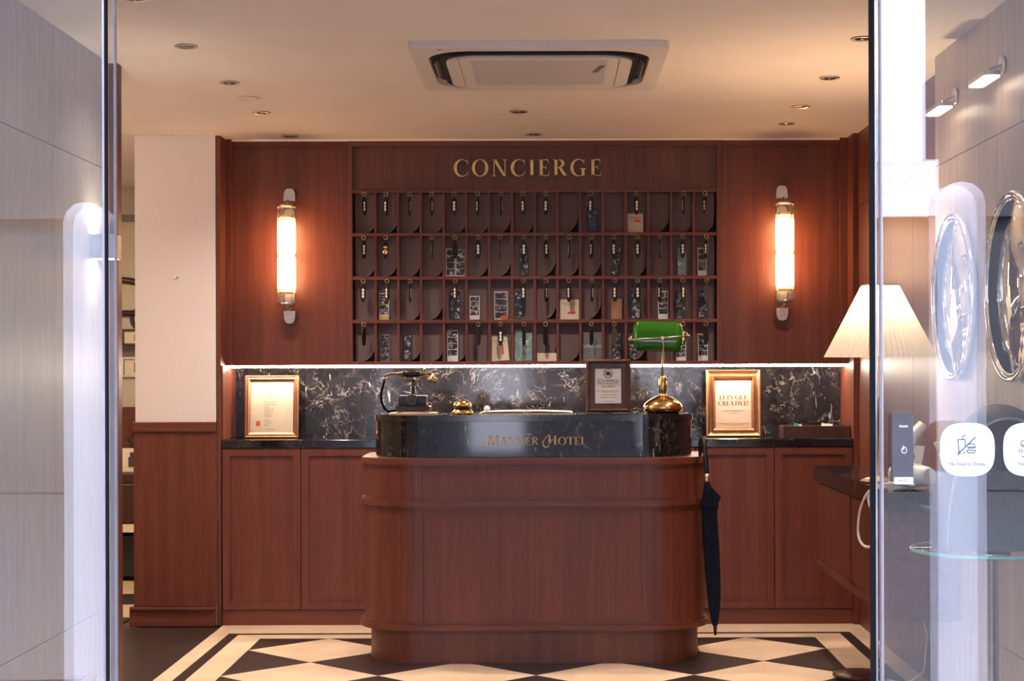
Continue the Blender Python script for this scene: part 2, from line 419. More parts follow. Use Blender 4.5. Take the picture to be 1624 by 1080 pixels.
def glyph(ch):
    g = []; w = .7
    if ch == 'I': g = [_q(.10, 0, .10 + TK, 1)] + _sf(.18, 0, 1) + _sf(.18, 1, -1); w = .36
    elif ch in 'EFL':
        g = [_q(.10, 0, .10 + TK, 1)] + _sf(.17, 0, 1) + _sf(.17, 1, -1); w = .66
        if ch in 'EF': g += [_q(.2, .95, .58, 1), [(.53, .95), (.58, .95), (.60, .74), (.585, .74)], _q(.2, .50, .46, .545), [(.43, .40), (.46, .40), (.46, .64), (.43, .64)]]
        if ch in 'EL': g += [_q(.2, 0, .60, .05), [(.55, 0), (.60, 0), (.66, .28), (.64, .28)]]
    elif ch in 'CG':
        g = _ring(.46, .5, .44, .52, .17, .06, .045, 42, 318); w = .86
        g += [[(.755, .70), (.79, .70), (.80, 1.0), (.765, 1.0)]]
        if ch == 'C': g += [[(.78, .12), (.80, .14), (.84, .30), (.81, .30)]]
        else: g += [_q(.655, .03, .81, .42)] + [[(.56, .42), (.90, .42), (.90, .465), (.56, .465)]]; w = .94
    elif ch in 'OQ': g = _ring(.47, .5, .46, .52, .17, .17, .04, 0, 360, 30); w = .95
    elif ch == 'N': g = [_q(.11, 0, .16, 1), _q(.72, 0, .77, 1), [(.05, 1), (.26, 1), (.78, 0), (.66, 0)]] + _sf(.135, 0, 1, .13) + _sf(.745, 1, -1, .13) + _sf(.09, 1, -1, .09); w = .88
    elif ch in 'RPB':
        g = [_q(.10, 0, .10 + TK, 1)] + _sf(.18, 0, 1) + _sf(.17, 1, -1) + _ring(.33, .745, .33, .255, 0, .16, .04, -90, 90, 14) + [_q(.2, .96, .35, 1), _q(.2, .49, .35, .535)]; w = .68
        if ch == 'R': g += [[(.32, .50), (.48, .50), (.80, 0), (.60, 0)], _q(.60, 0, .84, .045)]; w = .80
        if ch == 'B': g += _ring(.36, .26, .34, .26, 0, .16, .04, -90, 90, 14) + [_q(.2, 0, .38, .045)]; w = .72
    elif ch == 'T': g = [_q(.30, 0, .30 + TK, 1)] + _sf(.38, 0, 1) + [_q(.02, .95, .74, 1), [(.02, .95), (.07, .95), (.03, .72), (.01, .72)], [(.69, .95), (.74, .95), (.75, .72), (.73, .72)]]; w = .76
    elif ch == 'S': g = _ring(.33, .74, .27, .28, .15, .06, .05, 35, 262, 16) + _ring(.33, .26, .28, .28, .06, .15, .05, -145, 88, 16) + [[(.17, .62), (.30, .70), (.53, .42), (.40, .36)], [(.53, .72), (.56, .72), (.57, .99), (.54, .99)], [(.05, .02), (.08, .02), (.09, .30), (.06, .30)]]; w = .66
    elif ch == 'V': g = [_dg(.12, 1, .42, 0, .17), _dg(.72, 1, .44, 0, .055)] + _sf(.13, 1, -1, .14) + _sf(.71, 1, -1, .11); w = .84
    elif ch == 'A': g = [_dg(.14, 0, .42, 1, .055), _dg(.70, 0, .42, 1, .17), _q(.22, .33, .60, .375)] + _sf(.14, 0, 1, .11) + _sf(.70, 0, 1, .15); w = .86
    elif ch == 'M': g = [_dg(.14, 0, .16, 1, .055), _dg(.82, 0, .82, 1, .165), _dg(.22, 1, .48, 0, .16), _dg(.78, 1, .48, 0, .05)] + _sf(.14, 0, 1, .12) + _sf(.82, 0, 1, .15) + _sf(.82, 1, -1, .14) + _sf(.15, 1, -1, .12); w = 1.0
    elif ch in 'HU': g = [_q(.10, 0, .10 + TK, 1), _q(.60, 0, .60 + TK, 1), _q(.2, .48, .65, .53)] + _sf(.18, 0, 1) + _sf(.18, 1, -1) + _sf(.68, 0, 1) + _sf(.68, 1, -1); w = .90
    elif ch == 'W': g = [_dg(.12, 1, .33, 0, .15), _dg(.54, 1, .35, 0, .05), _dg(.52, 1, .74, 0, .15), _dg(.98, 1, .76, 0, .05)] + _sf(.12, 1, -1, .12) + _sf(.98, 1, -1, .1); w = 1.08
    elif ch == 'D': g = [_q(.10, 0, .10 + TK, 1)] + _sf(.17, 0, 1, .14) + _sf(.17, 1, -1, .14) + _ring(.32, .5, .48, .5, 0, .17, .045, -90, 90, 18) + [_q(.2, .955, .34, 1), _q(.2, 0, .34, .045)]; w = .88
    elif ch == 'Y': g = [_q(.32, 0, .32 + TK, .5), _dg(.12, 1, .40, .45, .16), _dg(.72, 1, .42, .45, .055)] + _sf(.4, 0, 1) + _sf(.13, 1, -1, .13) + _sf(.71, 1, -1, .11); w = .82
    elif ch == '!': g = [[(.08, .30), (.15, .30), (.20, 1), (.03, 1)], _q(.05, 0, .18, .13)]; w = .26
    else: w = .34
    return g, w
def text_width(t, track): return sum(glyph(c)[1] + track for c in t) - track
def write(b, text, xc, z, h, y0, y1, width=None, track=.08, caps=None):
    """prints serif text on an xz plane, centred on xc, baseline z; caps: height of the first letter of each word relative to h"""
    tw = 0; items = []; prev = ' '
    for c in text:
        k = caps if (caps and prev == ' ' and c != ' ') else 1.0
        g, w = glyph(c); items.append((g, w * k, k)); tw += w * k + track; prev = c
    tw -= track
    sx = (width / tw) if width else h
    x = xc - tw * sx / 2
    for g, w, k in items:
        for poly in g: b.prism([(x + p[0] * k * sx, z + p[1] * k * h) for p in poly], y0, y1, 'y')
        x += (w + track) * sx
    return b
def ribbon(b, pts, wid, y0, y1):
    """flat stroke of changing width along 2-D points"""
    k = len(pts); Lp = []; Rp = []
    for i, (p, w) in enumerate(zip(pts, wid)):
        a = Vector(pts[max(i - 1, 0)]); c = Vector(pts[min(i + 1, k - 1)]); d = (c - a).normalized(); n = Vector((-d.y, d.x)) * w / 2
        Lp.append((p[0] + n.x, p[1] + n.y)); Rp.append((p[0] - n.x, p[1] - n.y))
    for i in range(k - 1): b.prism([Lp[i], Lp[i + 1], Rp[i + 1], Rp[i]], y0, y1, 'y')
    return b
def sans(name, text, size, loc, mat, parent, width=None):
    """small sans lettering from the built-in font, turned into a mesh; reads towards -y"""
    cu = bpy.data.curves.new(name, 'FONT'); cu.body = text; cu.size = size; cu.align_x = 'CENTER'; cu.extrude = .0002; cu.resolution_u = 3
    t = bpy.data.objects.new(name + '_src', cu); C.objects.link(t)
    bpy.context.view_layer.update()
    me = bpy.data.meshes.new_from_object(t.evaluated_get(bpy.context.evaluated_depsgraph_get()))
    bpy.data.objects.remove(t); me.name = name
    if width:
        xs = [v.co.x for v in me.vertices]; k = width / (max(xs) - min(xs))
        for v in me.vertices: v.co.x *= k
    me.transform(Matrix.Rotation(PI / 2, 4, 'X')); me.materials.clear(); me.materials.append(M[mat])
    o = bpy.data.objects.new(name, me); C.objects.link(o); o.parent = parent; o.location = loc
    return o
#@@PART2
ZC = 2.49            # ceiling
YF, YU, YM = 8.66, 8.82, 9.02     # fronts of the base cabinets, of the upper panelling, of the marble
XL, XR = -1.665, 1.53             # inner cheeks of the alcove
XW = 1.578                        # right wall of the lobby

# ================================================================== the setting
fl = struct(box(-5, 1.6, 3.0, 11.3, -.10, -.012), 'floor', 'joint')
FX0, FX1, FY1, DG = -1.397, 1.284, 8.23, .67025
FY0 = FY1 - 7 * DG
def clip(poly, x0, x1, y0, y1):
    for ax, lim, sgn in ((0, x0, 1), (0, x1, -1), (1, y0, 1), (1, y1, -1)):
        outp = []
        for i in range(len(poly)):
            a, b = poly[i], poly[(i + 1) % len(poly)]
            da, db = (a[ax] - lim) * sgn, (b[ax] - lim) * sgn
            if da >= -1e-9: outp.append(a)
            if (da > 1e-9 and db < -1e-9) or (da < -1e-9 and db > 1e-9):
                t = da / (da - db); outp.append((a[0] + (b[0] - a[0]) * t, a[1] + (b[1] - a[1]) * t))
        poly = outp
        if not poly: break
    return poly
def tile(name, poly, m):
    area = abs(sum(poly[i][0] * poly[i - 1][1] - poly[i - 1][0] * poly[i][1] for i in range(len(poly)))) / 2
    if area < .003: return
    struct(B().prism(poly, -.012, 0), name, m, fl)
h = DG / 2 - .0009
for r in range(-1, 8):
    for c in range(-1, 5):
        for dx, dy, nm, mt in ((DG / 2, -DG / 2, 'cream_tile', 'cream_tile'), (0, 0, 'dark_tile', 'dark_tile')):
            cx, cy = FX0 + c * DG + dx, FY1 - r * DG + dy
            p = clip([(cx - h, cy), (cx, cy - h), (cx + h, cy), (cx, cy + h)], FX0, FX1, FY0, FY1)
            if len(p) > 2: tile(nm, p, mt)
rings = [(FX0, FX1, FY1), (-1.525, 1.424, 8.346), (-1.578, 1.48, 8.392), (-1.66, XW, YF + .02)]
g = .0008
for (a0, a1, ay), (b0, b1, by), nm, mt in zip(rings, rings[1:], ('cream_border', 'dark_border', 'cream_border'), ('cream_tile', 'dark_tile', 'cream_tile')):
    struct(B().prism([(b0, by), (a0 - g, ay + g), (a1 + g, ay + g), (b1, by)], -.012, 0), nm, mt, fl)
    struct(B().prism([(b0, 3.06), (a0 - g, 3.06), (a0 - g, ay + g - .001), (b0, by - .001)], -.012, 0), nm, mt, fl)
    struct(B().prism([(b1, 3.06), (a1 + g, 3.06), (a1 + g, ay + g - .001), (b1, by - .001)], -.012, 0), nm, mt, fl)
struct(box(FX0, FX1, 3.06, FY0 - g, -.012, 0), 'cream_border', 'cream_tile', fl)
for i in range(3):            # plain dark slabs towards the left room
    for j in range(2):
        struct(box(-3.66 + i * .667, -3.66 + (i + 1) * .667 - .001, 6.6 + j, 7.599 + j, -.012, 0), 'dark_slab', 'dark_tile', fl)
for y0, y1, m in ((8.6, 8.95, 'dark_tile'), (8.951, 9.44, 'cream_tile'), (9.441, 9.89, 'dark_tile'), (9.891, 10.5, 'cream_tile'), (10.501, 11.1, 'dark_tile')):
    struct(box(-3.66, -2.2, y0, y1, -.012, 0), 'cream_slab' if m[0] == 'c' else 'dark_slab', m, fl)

struct(box(-5, 1.75, 3.0, 11.3, ZC, ZC + .12), 'ceiling', 'ceiling')

# vestibule walls with panel joints
def panel_wall(name, x, inner, y0, y1, splits_y, splits_z, m, thick=.12, flip=1):
    w = struct(box(min(x, x - flip * thick), max(x, x - flip * thick), y0, y1, 0, ZC), name, 'joint')
    for a, b in zip(splits_y, splits_y[1:]):
        for c, d in zip(splits_z, splits_z[1:]):
            struct(box(min(x, x + flip * .006), max(x, x + flip * .006), a + .0018, b - .0018, c + .0018, d - .0018), 'wall_panel', m, w)
    return w
panel_wall('wall_left', -1.706, 1, 3.0, 6.60, [3.06, 4.62, 5.86, 6.60], [0, .385, 2.072, ZC], 'grey_panel')
panel_wall('wall_right', 1.491, 1, 3.0, 6.53, [3.06, 4.35, 5.63, 6.53], [0, .385, 2.07, ZC], 'pink_panel', flip=-1)
w = struct(box(XW, XW + .12, 6.53, 9.1, 0, ZC), 'wall_right_lobby', 'joint')
for a, b in ((6.532, 7.35), (7.353, 8.62), (8.623, 8.8)):
    for c, d in ((0, 2.118), (2.122, ZC)):
        struct(box(XW - .006, XW, a, b, c, d), 'wall_panel', 'wood', w)
struct(box(-1.72, -1.668, 6.602, 6.66, 0, ZC), 'trim_1', 'wood')
struct(box(1.50, XW - .006, 6.535, 6.55, 0, ZC), 'trim_2', 'wood')

# white pillar with its wooden wainscot
pl = struct(box(-2.10, -1.69, 8.65, 9.1, 0, ZC), 'pillar', 'plaster')
struct(box(-2.107, -1.69, 8.638, 8.65, .10, .985), 'wainscot_panel', 'wood', pl)
struct(box(-2.112, -1.688, 8.624, 8.65, .985, 1.036, bev=.004), 'wainscot_cap', 'wood_x', pl)
struct(box(-2.125, -1.69, 8.612, 8.65, 0, .10, bev=.004), 'baseboard', 'wood_x', pl)
struct(box(-2.118, -1.69, 8.60, 8.638, .085, .10, bev=.003), 'baseboard_cap', 'wood_x', pl)
b = B().lathe([(.010, 0), (.010, -.008), (.006, -.011)], 14, (px(279, 8.65), 8.65, pz(438, 8.65)), 'y')
struct(b, 'wall_plug', 'white_plastic', pl)

# room beyond, behind the pillar
struct(box(-5, -1.7, 11.1, 11.22, 0, ZC), 'wall_back_room', 'cream_wall')
struct(box(-5.1, -5, 6.5, 11.2, 0, ZC), 'wall_left_room', 'cream_wall')
struct(box(-5.1, -1.72, 6.48, 6.60, 0, ZC), 'wall_front_room', 'cream_wall')
struct(box(-5, -1.7, 11.07, 11.1, 2.27, 2.31), 'trim_3', 'frame_dark')
wn = struct(box(-5, -2.0, 11.06, 11.1, 0, 1.06), 'trim_4', 'wood')
struct(box(-1.80, -1.69, 9.1, 11.2, 0, ZC), 'wall_side_room', 'cream_wall')

# back wall of the alcove
wb = struct(box(XL - .02, XW, 9.06, 9.16, 0, ZC), 'wall_back', 'joint')
struct(box(XL - .02, XL, 8.648, 9.05, .0, ZC), 'trim_7', 'wood')
struct(box(XR + .0155, XW - .007, 8.63, 9.05, .0, ZC), 'trim_8', 'wood')
struct(box(XL, XL + .008, 8.66, 9.018, .945, 1.322), 'trim_9', 'wood')
KX0, KX1 = px(553, YU), px(1145.5, YU)
wu = struct(box(XL, XR + .015, 9.052, 9.06, 1.33, ZC), 'wall_back_panelling', 'joint')
for x0, x1, out0, out1 in ((XL, KX0 - .002, XL, None), (KX1 + .002, XR + .015, None, XR + .015)):
    struct(box(x0, x1, YU + .014, 9.05, 1.342, ZC - .036), 'upper_panel', 'wood', wu)
    struct(box(x0, x1, YU, 9.05, ZC - .036, ZC), 'top_rail', 'wood_x', wu)
    struct(box(x0, x1, YU, 9.05, 1.322, 1.342), 'bottom_rail', 'wood_x', wu)
    struct(box(x0, x0 + .022, YU, YU + .014, 1.342, ZC - .036), 'stile', 'wood', wu)
    struct(box(x1 - .022, x1, YU, YU + .014, 1.342, ZC - .036), 'stile', 'wood', wu)
struct(box(XL, XL + .030, YU - .03, YU, 1.322, ZC), 'corner_stile', 'wood', wu)
struct(box(XR - .022, XR + .015, YU - .03, YU, 1.322, ZC), 'corner_stile', 'wood', wu)
for i in range(3):      # three polished slabs
    a = XL + .008 + i * (XR + .007 - XL) / 3; bb = XL + .008 + (i + 1) * (XR + .007 - XL) / 3
    struct(box(a, bb - .001, YM, 9.05, .943, 1.322), 'marble_slab', 'marble_back', wb)
b = box(XL, XR + .015, YU + .02, YU + .052, 1.310, 1.3215, bev=.002)
o = b.out('led_strip', 'led'); tag(o, 'glowing white light strip under the upper panelling above the marble', 'light strip')

struct(box(XL, XR + .015, YU - .016, YU - .001, ZC - .009, ZC), 'trim_10', 'ceiling')
# ================================================================== key rack
ROWS = ('top', 'second', 'third', 'bottom')
ORD = ('first', 'second', 'third', 'fourth', 'fifth', 'sixth', 'seventh', 'eighth', 'ninth', 'tenth', 'eleventh', 'twelfth', 'thirteenth', 'fourteenth', 'fifteenth', 'sixteenth')
kr = thing('key_rack', 'wooden pigeonhole key rack of sixteen columns under the gold concierge sign', 'key rack', ((KX0 + KX1) / 2, 9.05, 1.322))
GX0 = px(560.0, YU); CW = 36.06 * YU / F; GX1 = GX0 + 16 * CW
SZ = [pz(y, YU) for y in (303.0, 371.7, 440.5, 509.3)] + [1.331]
ZT = pz(303, YU)
box(KX0, GX0, YU - .012, 9.0, 1.322, ZC - .002, bev=.002).out('side_post', 'wood', kr)
box(GX1, KX1, YU - .012, 9.0, 1.322, ZC - .002, bev=.002).out('side_post', 'wood', kr)
box(GX0, GX1, YU - .012, 9.0, ZC - .036, ZC - .002).out('top_rail', 'wood_x', kr)
box(GX0, GX1, YU + .010, 9.0, ZT + .009, ZC - .036).out('sign_board', 'sign_wood', kr)
for i, z in enumerate(SZ):
    box(GX0, GX1, YU - .010, 9.0, z - .009, z + .009, bev=.0015).out('shelf', 'wood_x', kr)
for r in range(4):
    for c in range(1, 16):
        x = GX0 + c * CW
        box(x - .0065, x + .0065, YU - .004, 9.0, SZ[r + 1] + .009, SZ[r] - .009).out('divider', 'wood', kr)
box(GX0, GX1, 8.995, 9.04, 1.322, ZC - .002).out('backing', 'recess_shade', kr)
NOARC = {(0, 8), (0, 10), (0, 11), (0, 12), (1, 4), (1, 7), (1, 11), (1, 13), (1, 14), (1, 15), (2, 0), (2, 1), (2, 4), (2, 5), (2, 6), (2, 7), (2, 9), (2, 11), (2, 12), (2, 13), (2, 14), (2, 15), (3, 1), (3, 5), (3, 6), (3, 7), (3, 10), (3, 11), (3, 13), (3, 14), (3, 15)}
for r in range(4):                 # grey lining card of every hole, its loose lower corner curling forward from the recess, its shadow painted dark
    for c in range(16):
        x0, x1 = GX0 + c * CW + .0068, GX0 + (c + 1) * CW - .0068; z0, z1 = SZ[r + 1] + .0092, SZ[r] - .0092
        R = .002 if (r, c) in NOARC else random.uniform(.050, .085); R2 = R * random.uniform(1.0, 1.5)
        yb = YU + .052
        pts = [(x0, z0)]
        if R > .01: pts += [(x1 - .001 - R + R * math.sin(t * PI / 20), z0 + R2 - R2 * math.cos(t * PI / 20)) for t in range(11)]
        else: pts += [(x1, z0)]
        pts += [(x1, z1), (x0, z1)]
        b = B().prism(pts, yb, yb + .003, 'y')
        if R > .01:
            b.m(1); a = pts[1:12]
            b.tube([(p[0] - .0008, yb - .0003, p[1] + .0008) for p in a], [.0004 + .0012 * min(1, i / 5, (10 - i) / 2 + .2) for i in range(11)], 5)
        b.out('lining_card', ['felt', 'felt_edge'], kr)
        b = box(x0, x1, yb + .03, yb + .032, z0, z1)
        b.out('recess_back', 'recess_shade', kr)
hk = B()
for r in range(4):
    for c in range(16):
        if (r, c) in NOARC and False: continue
        x = GX0 + (c + .5) * CW; y = YU - .012; z = SZ[r]
        hk.tube([(x, y + .004, z), (x, y - .006, z), (x, y - .011, z - .003), (x, y - .012, z - .008), (x, y - .008, z - .010)], .0013, 5)
tag(hk.out('hooks', 'brass', kr), kind='stuff')
# sign lettering
b = B(); write(b, 'CONCIERGE', (px(720, YU) + px(955, YU)) / 2, pz(279.5, YU + .01), 26.5 * YU / F, YU - .004, YU + .010, px(955, YU) - px(720, YU), .16)
b.out('gold_lettering', 'gold', kr)

# key tags ---------------------------------------------------------
def make_tag(style):
    t = bpy.data.objects.new('key_tag', None); C.objects.link(t); t.empty_display_size = .02
    B().torus((0, -.0005, -.014), .0098, .0017, 'y', 20, 6).out('key_ring', 'ring_brass', t, False)
    body = B()
    out = []
    for i in range(24):
        a = 2 * PI * i / 24
        w = .0145 * (abs(math.sin(a)) ** .9) * (1 if math.sin(a) > 0 else -1)
        out.append((w, -.077 + .0475 * math.cos(a)))
    body.prism(out, -.0035, .0035, 'y')
    body.tube([(0, 0, -.024), (0, 0, -.034)], .0016, 6)
    m = {'n': 'fob_black', 'b': 'fob_black', 'g': 'fob_black', 'k': 'fob_grey'}[style]
    bo = body.out('oval_fob', m, t, False)
    if style == 'n':
        d = B()
        for k in range(3): d.lathe([(.0067, -.0035), (.0064, -.0045)], 10, (random.uniform(-.0008, .0008), 0, -.060 - k * .0165), 'y', 1.25)
        d.out('pale_numerals', 'paper', bo, False)
    if style == 'g':
        d = B(); d.ball((0, -.004, -.064), .008, 1.3, .3, 1.0, 12, 8); d.ball((0, -.005, -.088), .012, 1.2, .35, 1.2, 14, 8); d.out('gold_reflection', 'brass', bo, False)  # bright reflection on the tag face built as two brass blobs
    return t
PROTO = {}
def key_tag(r, c, style, f):
    x, y, z = GX0 + (c + .5) * CW + random.uniform(-.004, .004), YU - .024, SZ[r] - .002
    ang = math.acos(min(1, f)) * random.choice((1, -1))
    desc = {'n': 'black oval key tag with three pale numerals' if f > .5 else ('black numbered key tag turned half away' if f > .25 else 'black key tag turned edge-on'),
            'b': 'plain black back of an oval key tag' if f > .45 else 'slim black back of a turned key tag', 'g': 'key tag with a modelled gold reflection', 'k': 'grey back of an oval key tag'}[style]
    lab = f'{desc}, {ORD[c]} hole of the {ROWS[r]} row'
    if style not in PROTO:
        o = make_tag(style); PROTO[style] = o; o.location = (x, y, z)
    else: o = dup(PROTO[style], (x, y, z))
    for ch in o.children:
        if ch.name.startswith('oval_fob'): ch.rotation_euler.z = ang
    tag(o, lab, 'key tag', 'key tags hanging in the rack')
TAGS = [
 {0: ('n', .75), 1: ('n', .65), 2: ('n', .22), 3: ('n', .32), 4: ('n', 1), 5: ('n', .42), 6: ('n', .08), 7: ('n', .85), 8: ('n', 1), 10: ('n', .72), 12: ('n', .85), 14: ('n', .12), 15: ('n', .5)},
 {0: ('n', .85), 1: ('g', 1), 3: ('n', .1), 4: ('b', 1), 5: ('n', 1), 6: ('n', .07), 7: ('n', 1), 8: ('n', .75), 9: ('n', .1), 10: ('n', .42), 11: ('n', 1), 12: ('n', 1), 13: ('n', .08), 14: ('n', 1), 15: ('n', .65)},
 {0: ('n', 1), 1: ('n', .7), 2: ('n', .2), 4: ('n', .75), 7: ('n', 1), 8: ('n', .4), 9: ('n', .7), 10: ('n', .3), 11: ('n', .85), 12: ('n', 1), 13: ('n', .45), 14: ('n', .7), 15: ('k', 1)},
 {0: ('b', .5), 5: ('b', .8), 6: ('n', 1), 7: ('b', .38), 8: ('b', .8), 10: ('b', .6), 11: ('k', 1), 14: ('n', .85), 15: ('b', .8)}]
for r, row in enumerate(TAGS):
    for c, (st, f) in row.items(): key_tag(r, c, st, f)

# cards and photo strips standing in the holes -----------------------
STY = {'dark': ('black_gloss', 'ph_bw', 'dark strip of four small photographs'), 'white': ('paper', 'ph_bw', 'white-edged strip of four small photographs'),
       'yellow': ('cream_paper', 'ph_bw', 'photo strip with a yellow foot'), 'grey': ('grey_plastic', 'ph_holo', 'grey photo strip'),
       'holo': ('ph_holo', 'ph_holo', 'shiny silver photo strip'), 'blue': ('black_gloss', 'ph_blue', 'blue and black ticket'),
       'red': ('paper', 'ph_dark', 'white-edged photo strip with a red corner'), 'deep': ('grey_plastic', 'ph_dark', 'murky grey strip of photographs'),
       'brown': ('bronze', None, 'plain brown card'), 'frost': ('grey_plastic', None, 'pale frosted card with a mint band'), 'welcome': ('cream_paper', None, 'cream welcome card'),
       'double': ('paper', 'ph_bw', 'pair of white-edged photo strips')}
def card(r, c, style, dx, w, hh, tilt=0, red=None):
    k = YU / F; yb = YU + .040
    x = GX0 + (c + .5) * CW + dx * k; z = SZ[r + 1] + .0095; W_, H_ = w * k, hh * k
    base, pic, desc = STY[style]
    b = B(); p = None
    if style == 'double':
        b.box(-W_ / 2, -.001, 0, .001, 0, H_); b.box(.001, W_ / 2, .001, .002, 0, H_ * .97)
    elif style == 'welcome' and abs(tilt) > 2:
        b.prism([(-W_ / 2 - .004, 0), (W_ / 2, 0), (W_ / 2 - .004, H_ * .94), (-W_ / 2 + .006, H_)], 0, .001, 'y')
    else: b.box(-W_ / 2, W_ / 2, 0, .001, 0, H_)
    nm = 'photo_strip' if pic else 'card'
    cat = nm.replace('_', ' ')
    o = b.out(nm, base, None, False)
    o.location = (x, yb - .004 - (.012 if style == 'frost' else 0), z + abs(math.sin(math.radians(tilt))) * W_ / 2 * .9); o.rotation_euler = (math.radians(-3 if pic else -5), math.radians(tilt), 0)
    tag(o, f'{desc} in the {ORD[c]} hole of the {ROWS[r]} row', cat, 'photo strips in the key rack' if pic else 'cards in the key rack')
    if pic:
        m_ = .0035; cols = [(-W_ / 2, -.001), (.001, W_ / 2)] if style == 'double' else [(-W_ / 2, W_ / 2)]
        foot = .18 if style in ('white', 'yellow') else .04
        for a, e in cols:
            n = 4; ph = H_ * (1 - foot - .03) / n
            for i in range(n):
                zz = H_ * foot + i * ph
                box(a + m_, e - m_, -.0006, 0, zz + .0012, zz + ph - .0012).out('photo', pic, o, False)
        if style == 'yellow': box(-W_ / 2, W_ / 2, -.0004, 0, 0, H_ * .15).out('yellow_foot', 'gold', o, False)
    if style == 'red': box(0, W_ / 2, -.001, 0, 0, H_ * .14).out('red_corner', 'red_ink', o, False)
    if style == 'welcome' and red:
        b = B(); b.box(red[0] * W_, red[1] * W_, -.0006, 0, red[2] * H_, red[3] * H_); b.out('red_mark', 'red_ink', o, False)
        if H_ > .06:
            b = B(); a = []
            for i in range(25):
                t = i / 24; a.append((-.36 * W_ + .72 * W_ * t, H_ * .78 + .006 * math.sin(t * 26) * (1.4 - t)))
            ribbon(b, a, [.0016] * 25, -.0006, 0); b.out('script_line', 'ink', o, False)
    if style == 'frost': box(-W_ / 2, W_ / 2, -.0006, 0, H_ * .46, H_ * .56).out('mint_band', 'ph_holo', o, False)
for a in [(0, 10, 'blue', 2, 17, 41), (0, 12, 'welcome', -2, 25, 31, 0, (-.05, .35, .55, .70)),
          (1, 4, 'double', 0, 31, 45), (1, 7, 'dark', 1, 14, 48), (1, 11, 'dark', 1, 12, 49, 7), (1, 14, 'grey', 0, 15, 47), (1, 15, 'white', -4, 14, 45),
          (2, 1, 'yellow', -6, 16, 43), (2, 4, 'dark', -1, 16, 45), (2, 5, 'white', -6, 16, 38), (2, 6, 'red', 0, 21, 45), (2, 7, 'dark', -8, 12, 45),
          (2, 9, 'welcome', 1, 31, 32, 0, (-.10, .32, .27, .38)), (2, 11, 'brown', 4, 17, 33), (2, 12, 'dark', -2, 15, 45), (2, 13, 'white', 6, 16, 45), (2, 14, 'dark', -2, 15, 44), (2, 15, 'dark', -3, 15, 45),
          (3, 1, 'deep', -5, 15, 44), (3, 2, 'dark', -5, 13, 44), (3, 4, 'white', -5, 17, 50), (3, 6, 'welcome', 0, 27, 40, -4, (.10, .20, .25, .66)), (3, 7, 'holo', -8, 11, 50), (3, 7, 'grey', 6, 16, 46),
          (3, 8, 'welcome', 1, 31, 13), (3, 10, 'frost', 1, 31, 46), (3, 11, 'dark', 4, 14, 45), (3, 12, 'dark', -7, 13, 45), (3, 14, 'white', -2, 16, 32), (3, 15, 'white', -3, 16, 43)]: card(*a)

# ================================================================== wall sconces on the panelling
def make_sconce():
    t = thing('wall_sconce', 'lit brass and ribbed glass tube sconce on the panel left of the key rack', 'wall light', (px(460, YU), YU, pz(405, YU)), group='tube sconces on the back panelling')
    k = YU / F; Z = lambda y: (405 - y) * k
    yo = -.108
    R = .0455
    b = B(); b.prism(rr2(.052, 150 * k, .02), .0, .014, 'y'); b.move((0, 0, 0)); b.out('backplate', 'nickel', t, False)
    for s in (1, -1):
        z1, z0 = s * 107 * k, s * 77 * k
        B().prism([(-.030, s * 87 * k), (.030, s * 87 * k)] + [(.030 * math.cos(a * PI / 12) ** .6 if a < 6 else -.030 * abs(math.cos(a * PI / 12)) ** .6, s * (92 * k + 15 * k * math.sin(a * PI / 12))) for a in range(13)], -.012, .014, 'y').out('finial', 'nickel', t, False)
        b = B(); b.tube([(0, .0, s * 84 * k), (0, yo * .6, s * 84 * k), (0, yo, s * 80 * k), (0, yo, s * 76 * k)], [.011, .011, .012, .016], 12); b.out('bracket', 'nickel', t, False)
        b = B(); b.lathe([(.0, s * 80.5 * k), (.030, s * 80 * k), (.048, s * 78 * k), (.048, s * 75 * k), (.0, s * 75 * k)], 32, (0, yo, 0)); b.out('collar', 'nickel', t, False)
        b = B(); r0 = .041
        zz = [s * 3.6 * k, s * 6 * k, s * 50 * k, s * 52.5 * k]
        b.lathe([(0, zz[0]), (r0 - .006, zz[0]), (r0, zz[1]), (r0, zz[2]), (r0 - .006, zz[3]), (0, zz[3])], 32, (0, yo, 0)); b.out('light_tube', 'tube', t, False)
        b = B(); b.lathe([(.030, s * 62 * k), (.034, s * 62 * k), (.034, s * 56 * k), (.030, s * 56 * k)], 24, (0, yo, 0)); b.out('lamp_holder', 'brass', t, False)
    b = B(); b.lathe([(R, -75 * k), (R, 75 * k)], 96, (0, yo, 0), mod=lambda i: 1 + .022 * (i % 2), smooth=False)
    bm = b.bm; bmesh.ops.delete(bm, geom=[f for f in bm.faces if len(f.verts) > 8], context='FACES_ONLY')
    b.out('ribbed_glass', 'rib_glass', t, False)
    return t
sc1 = make_sconce()
dup(sc1, (px(1240.5, YU), YU, pz(402.5, YU)), None, 'lit brass and ribbed glass tube sconce on the panel right of the key rack')

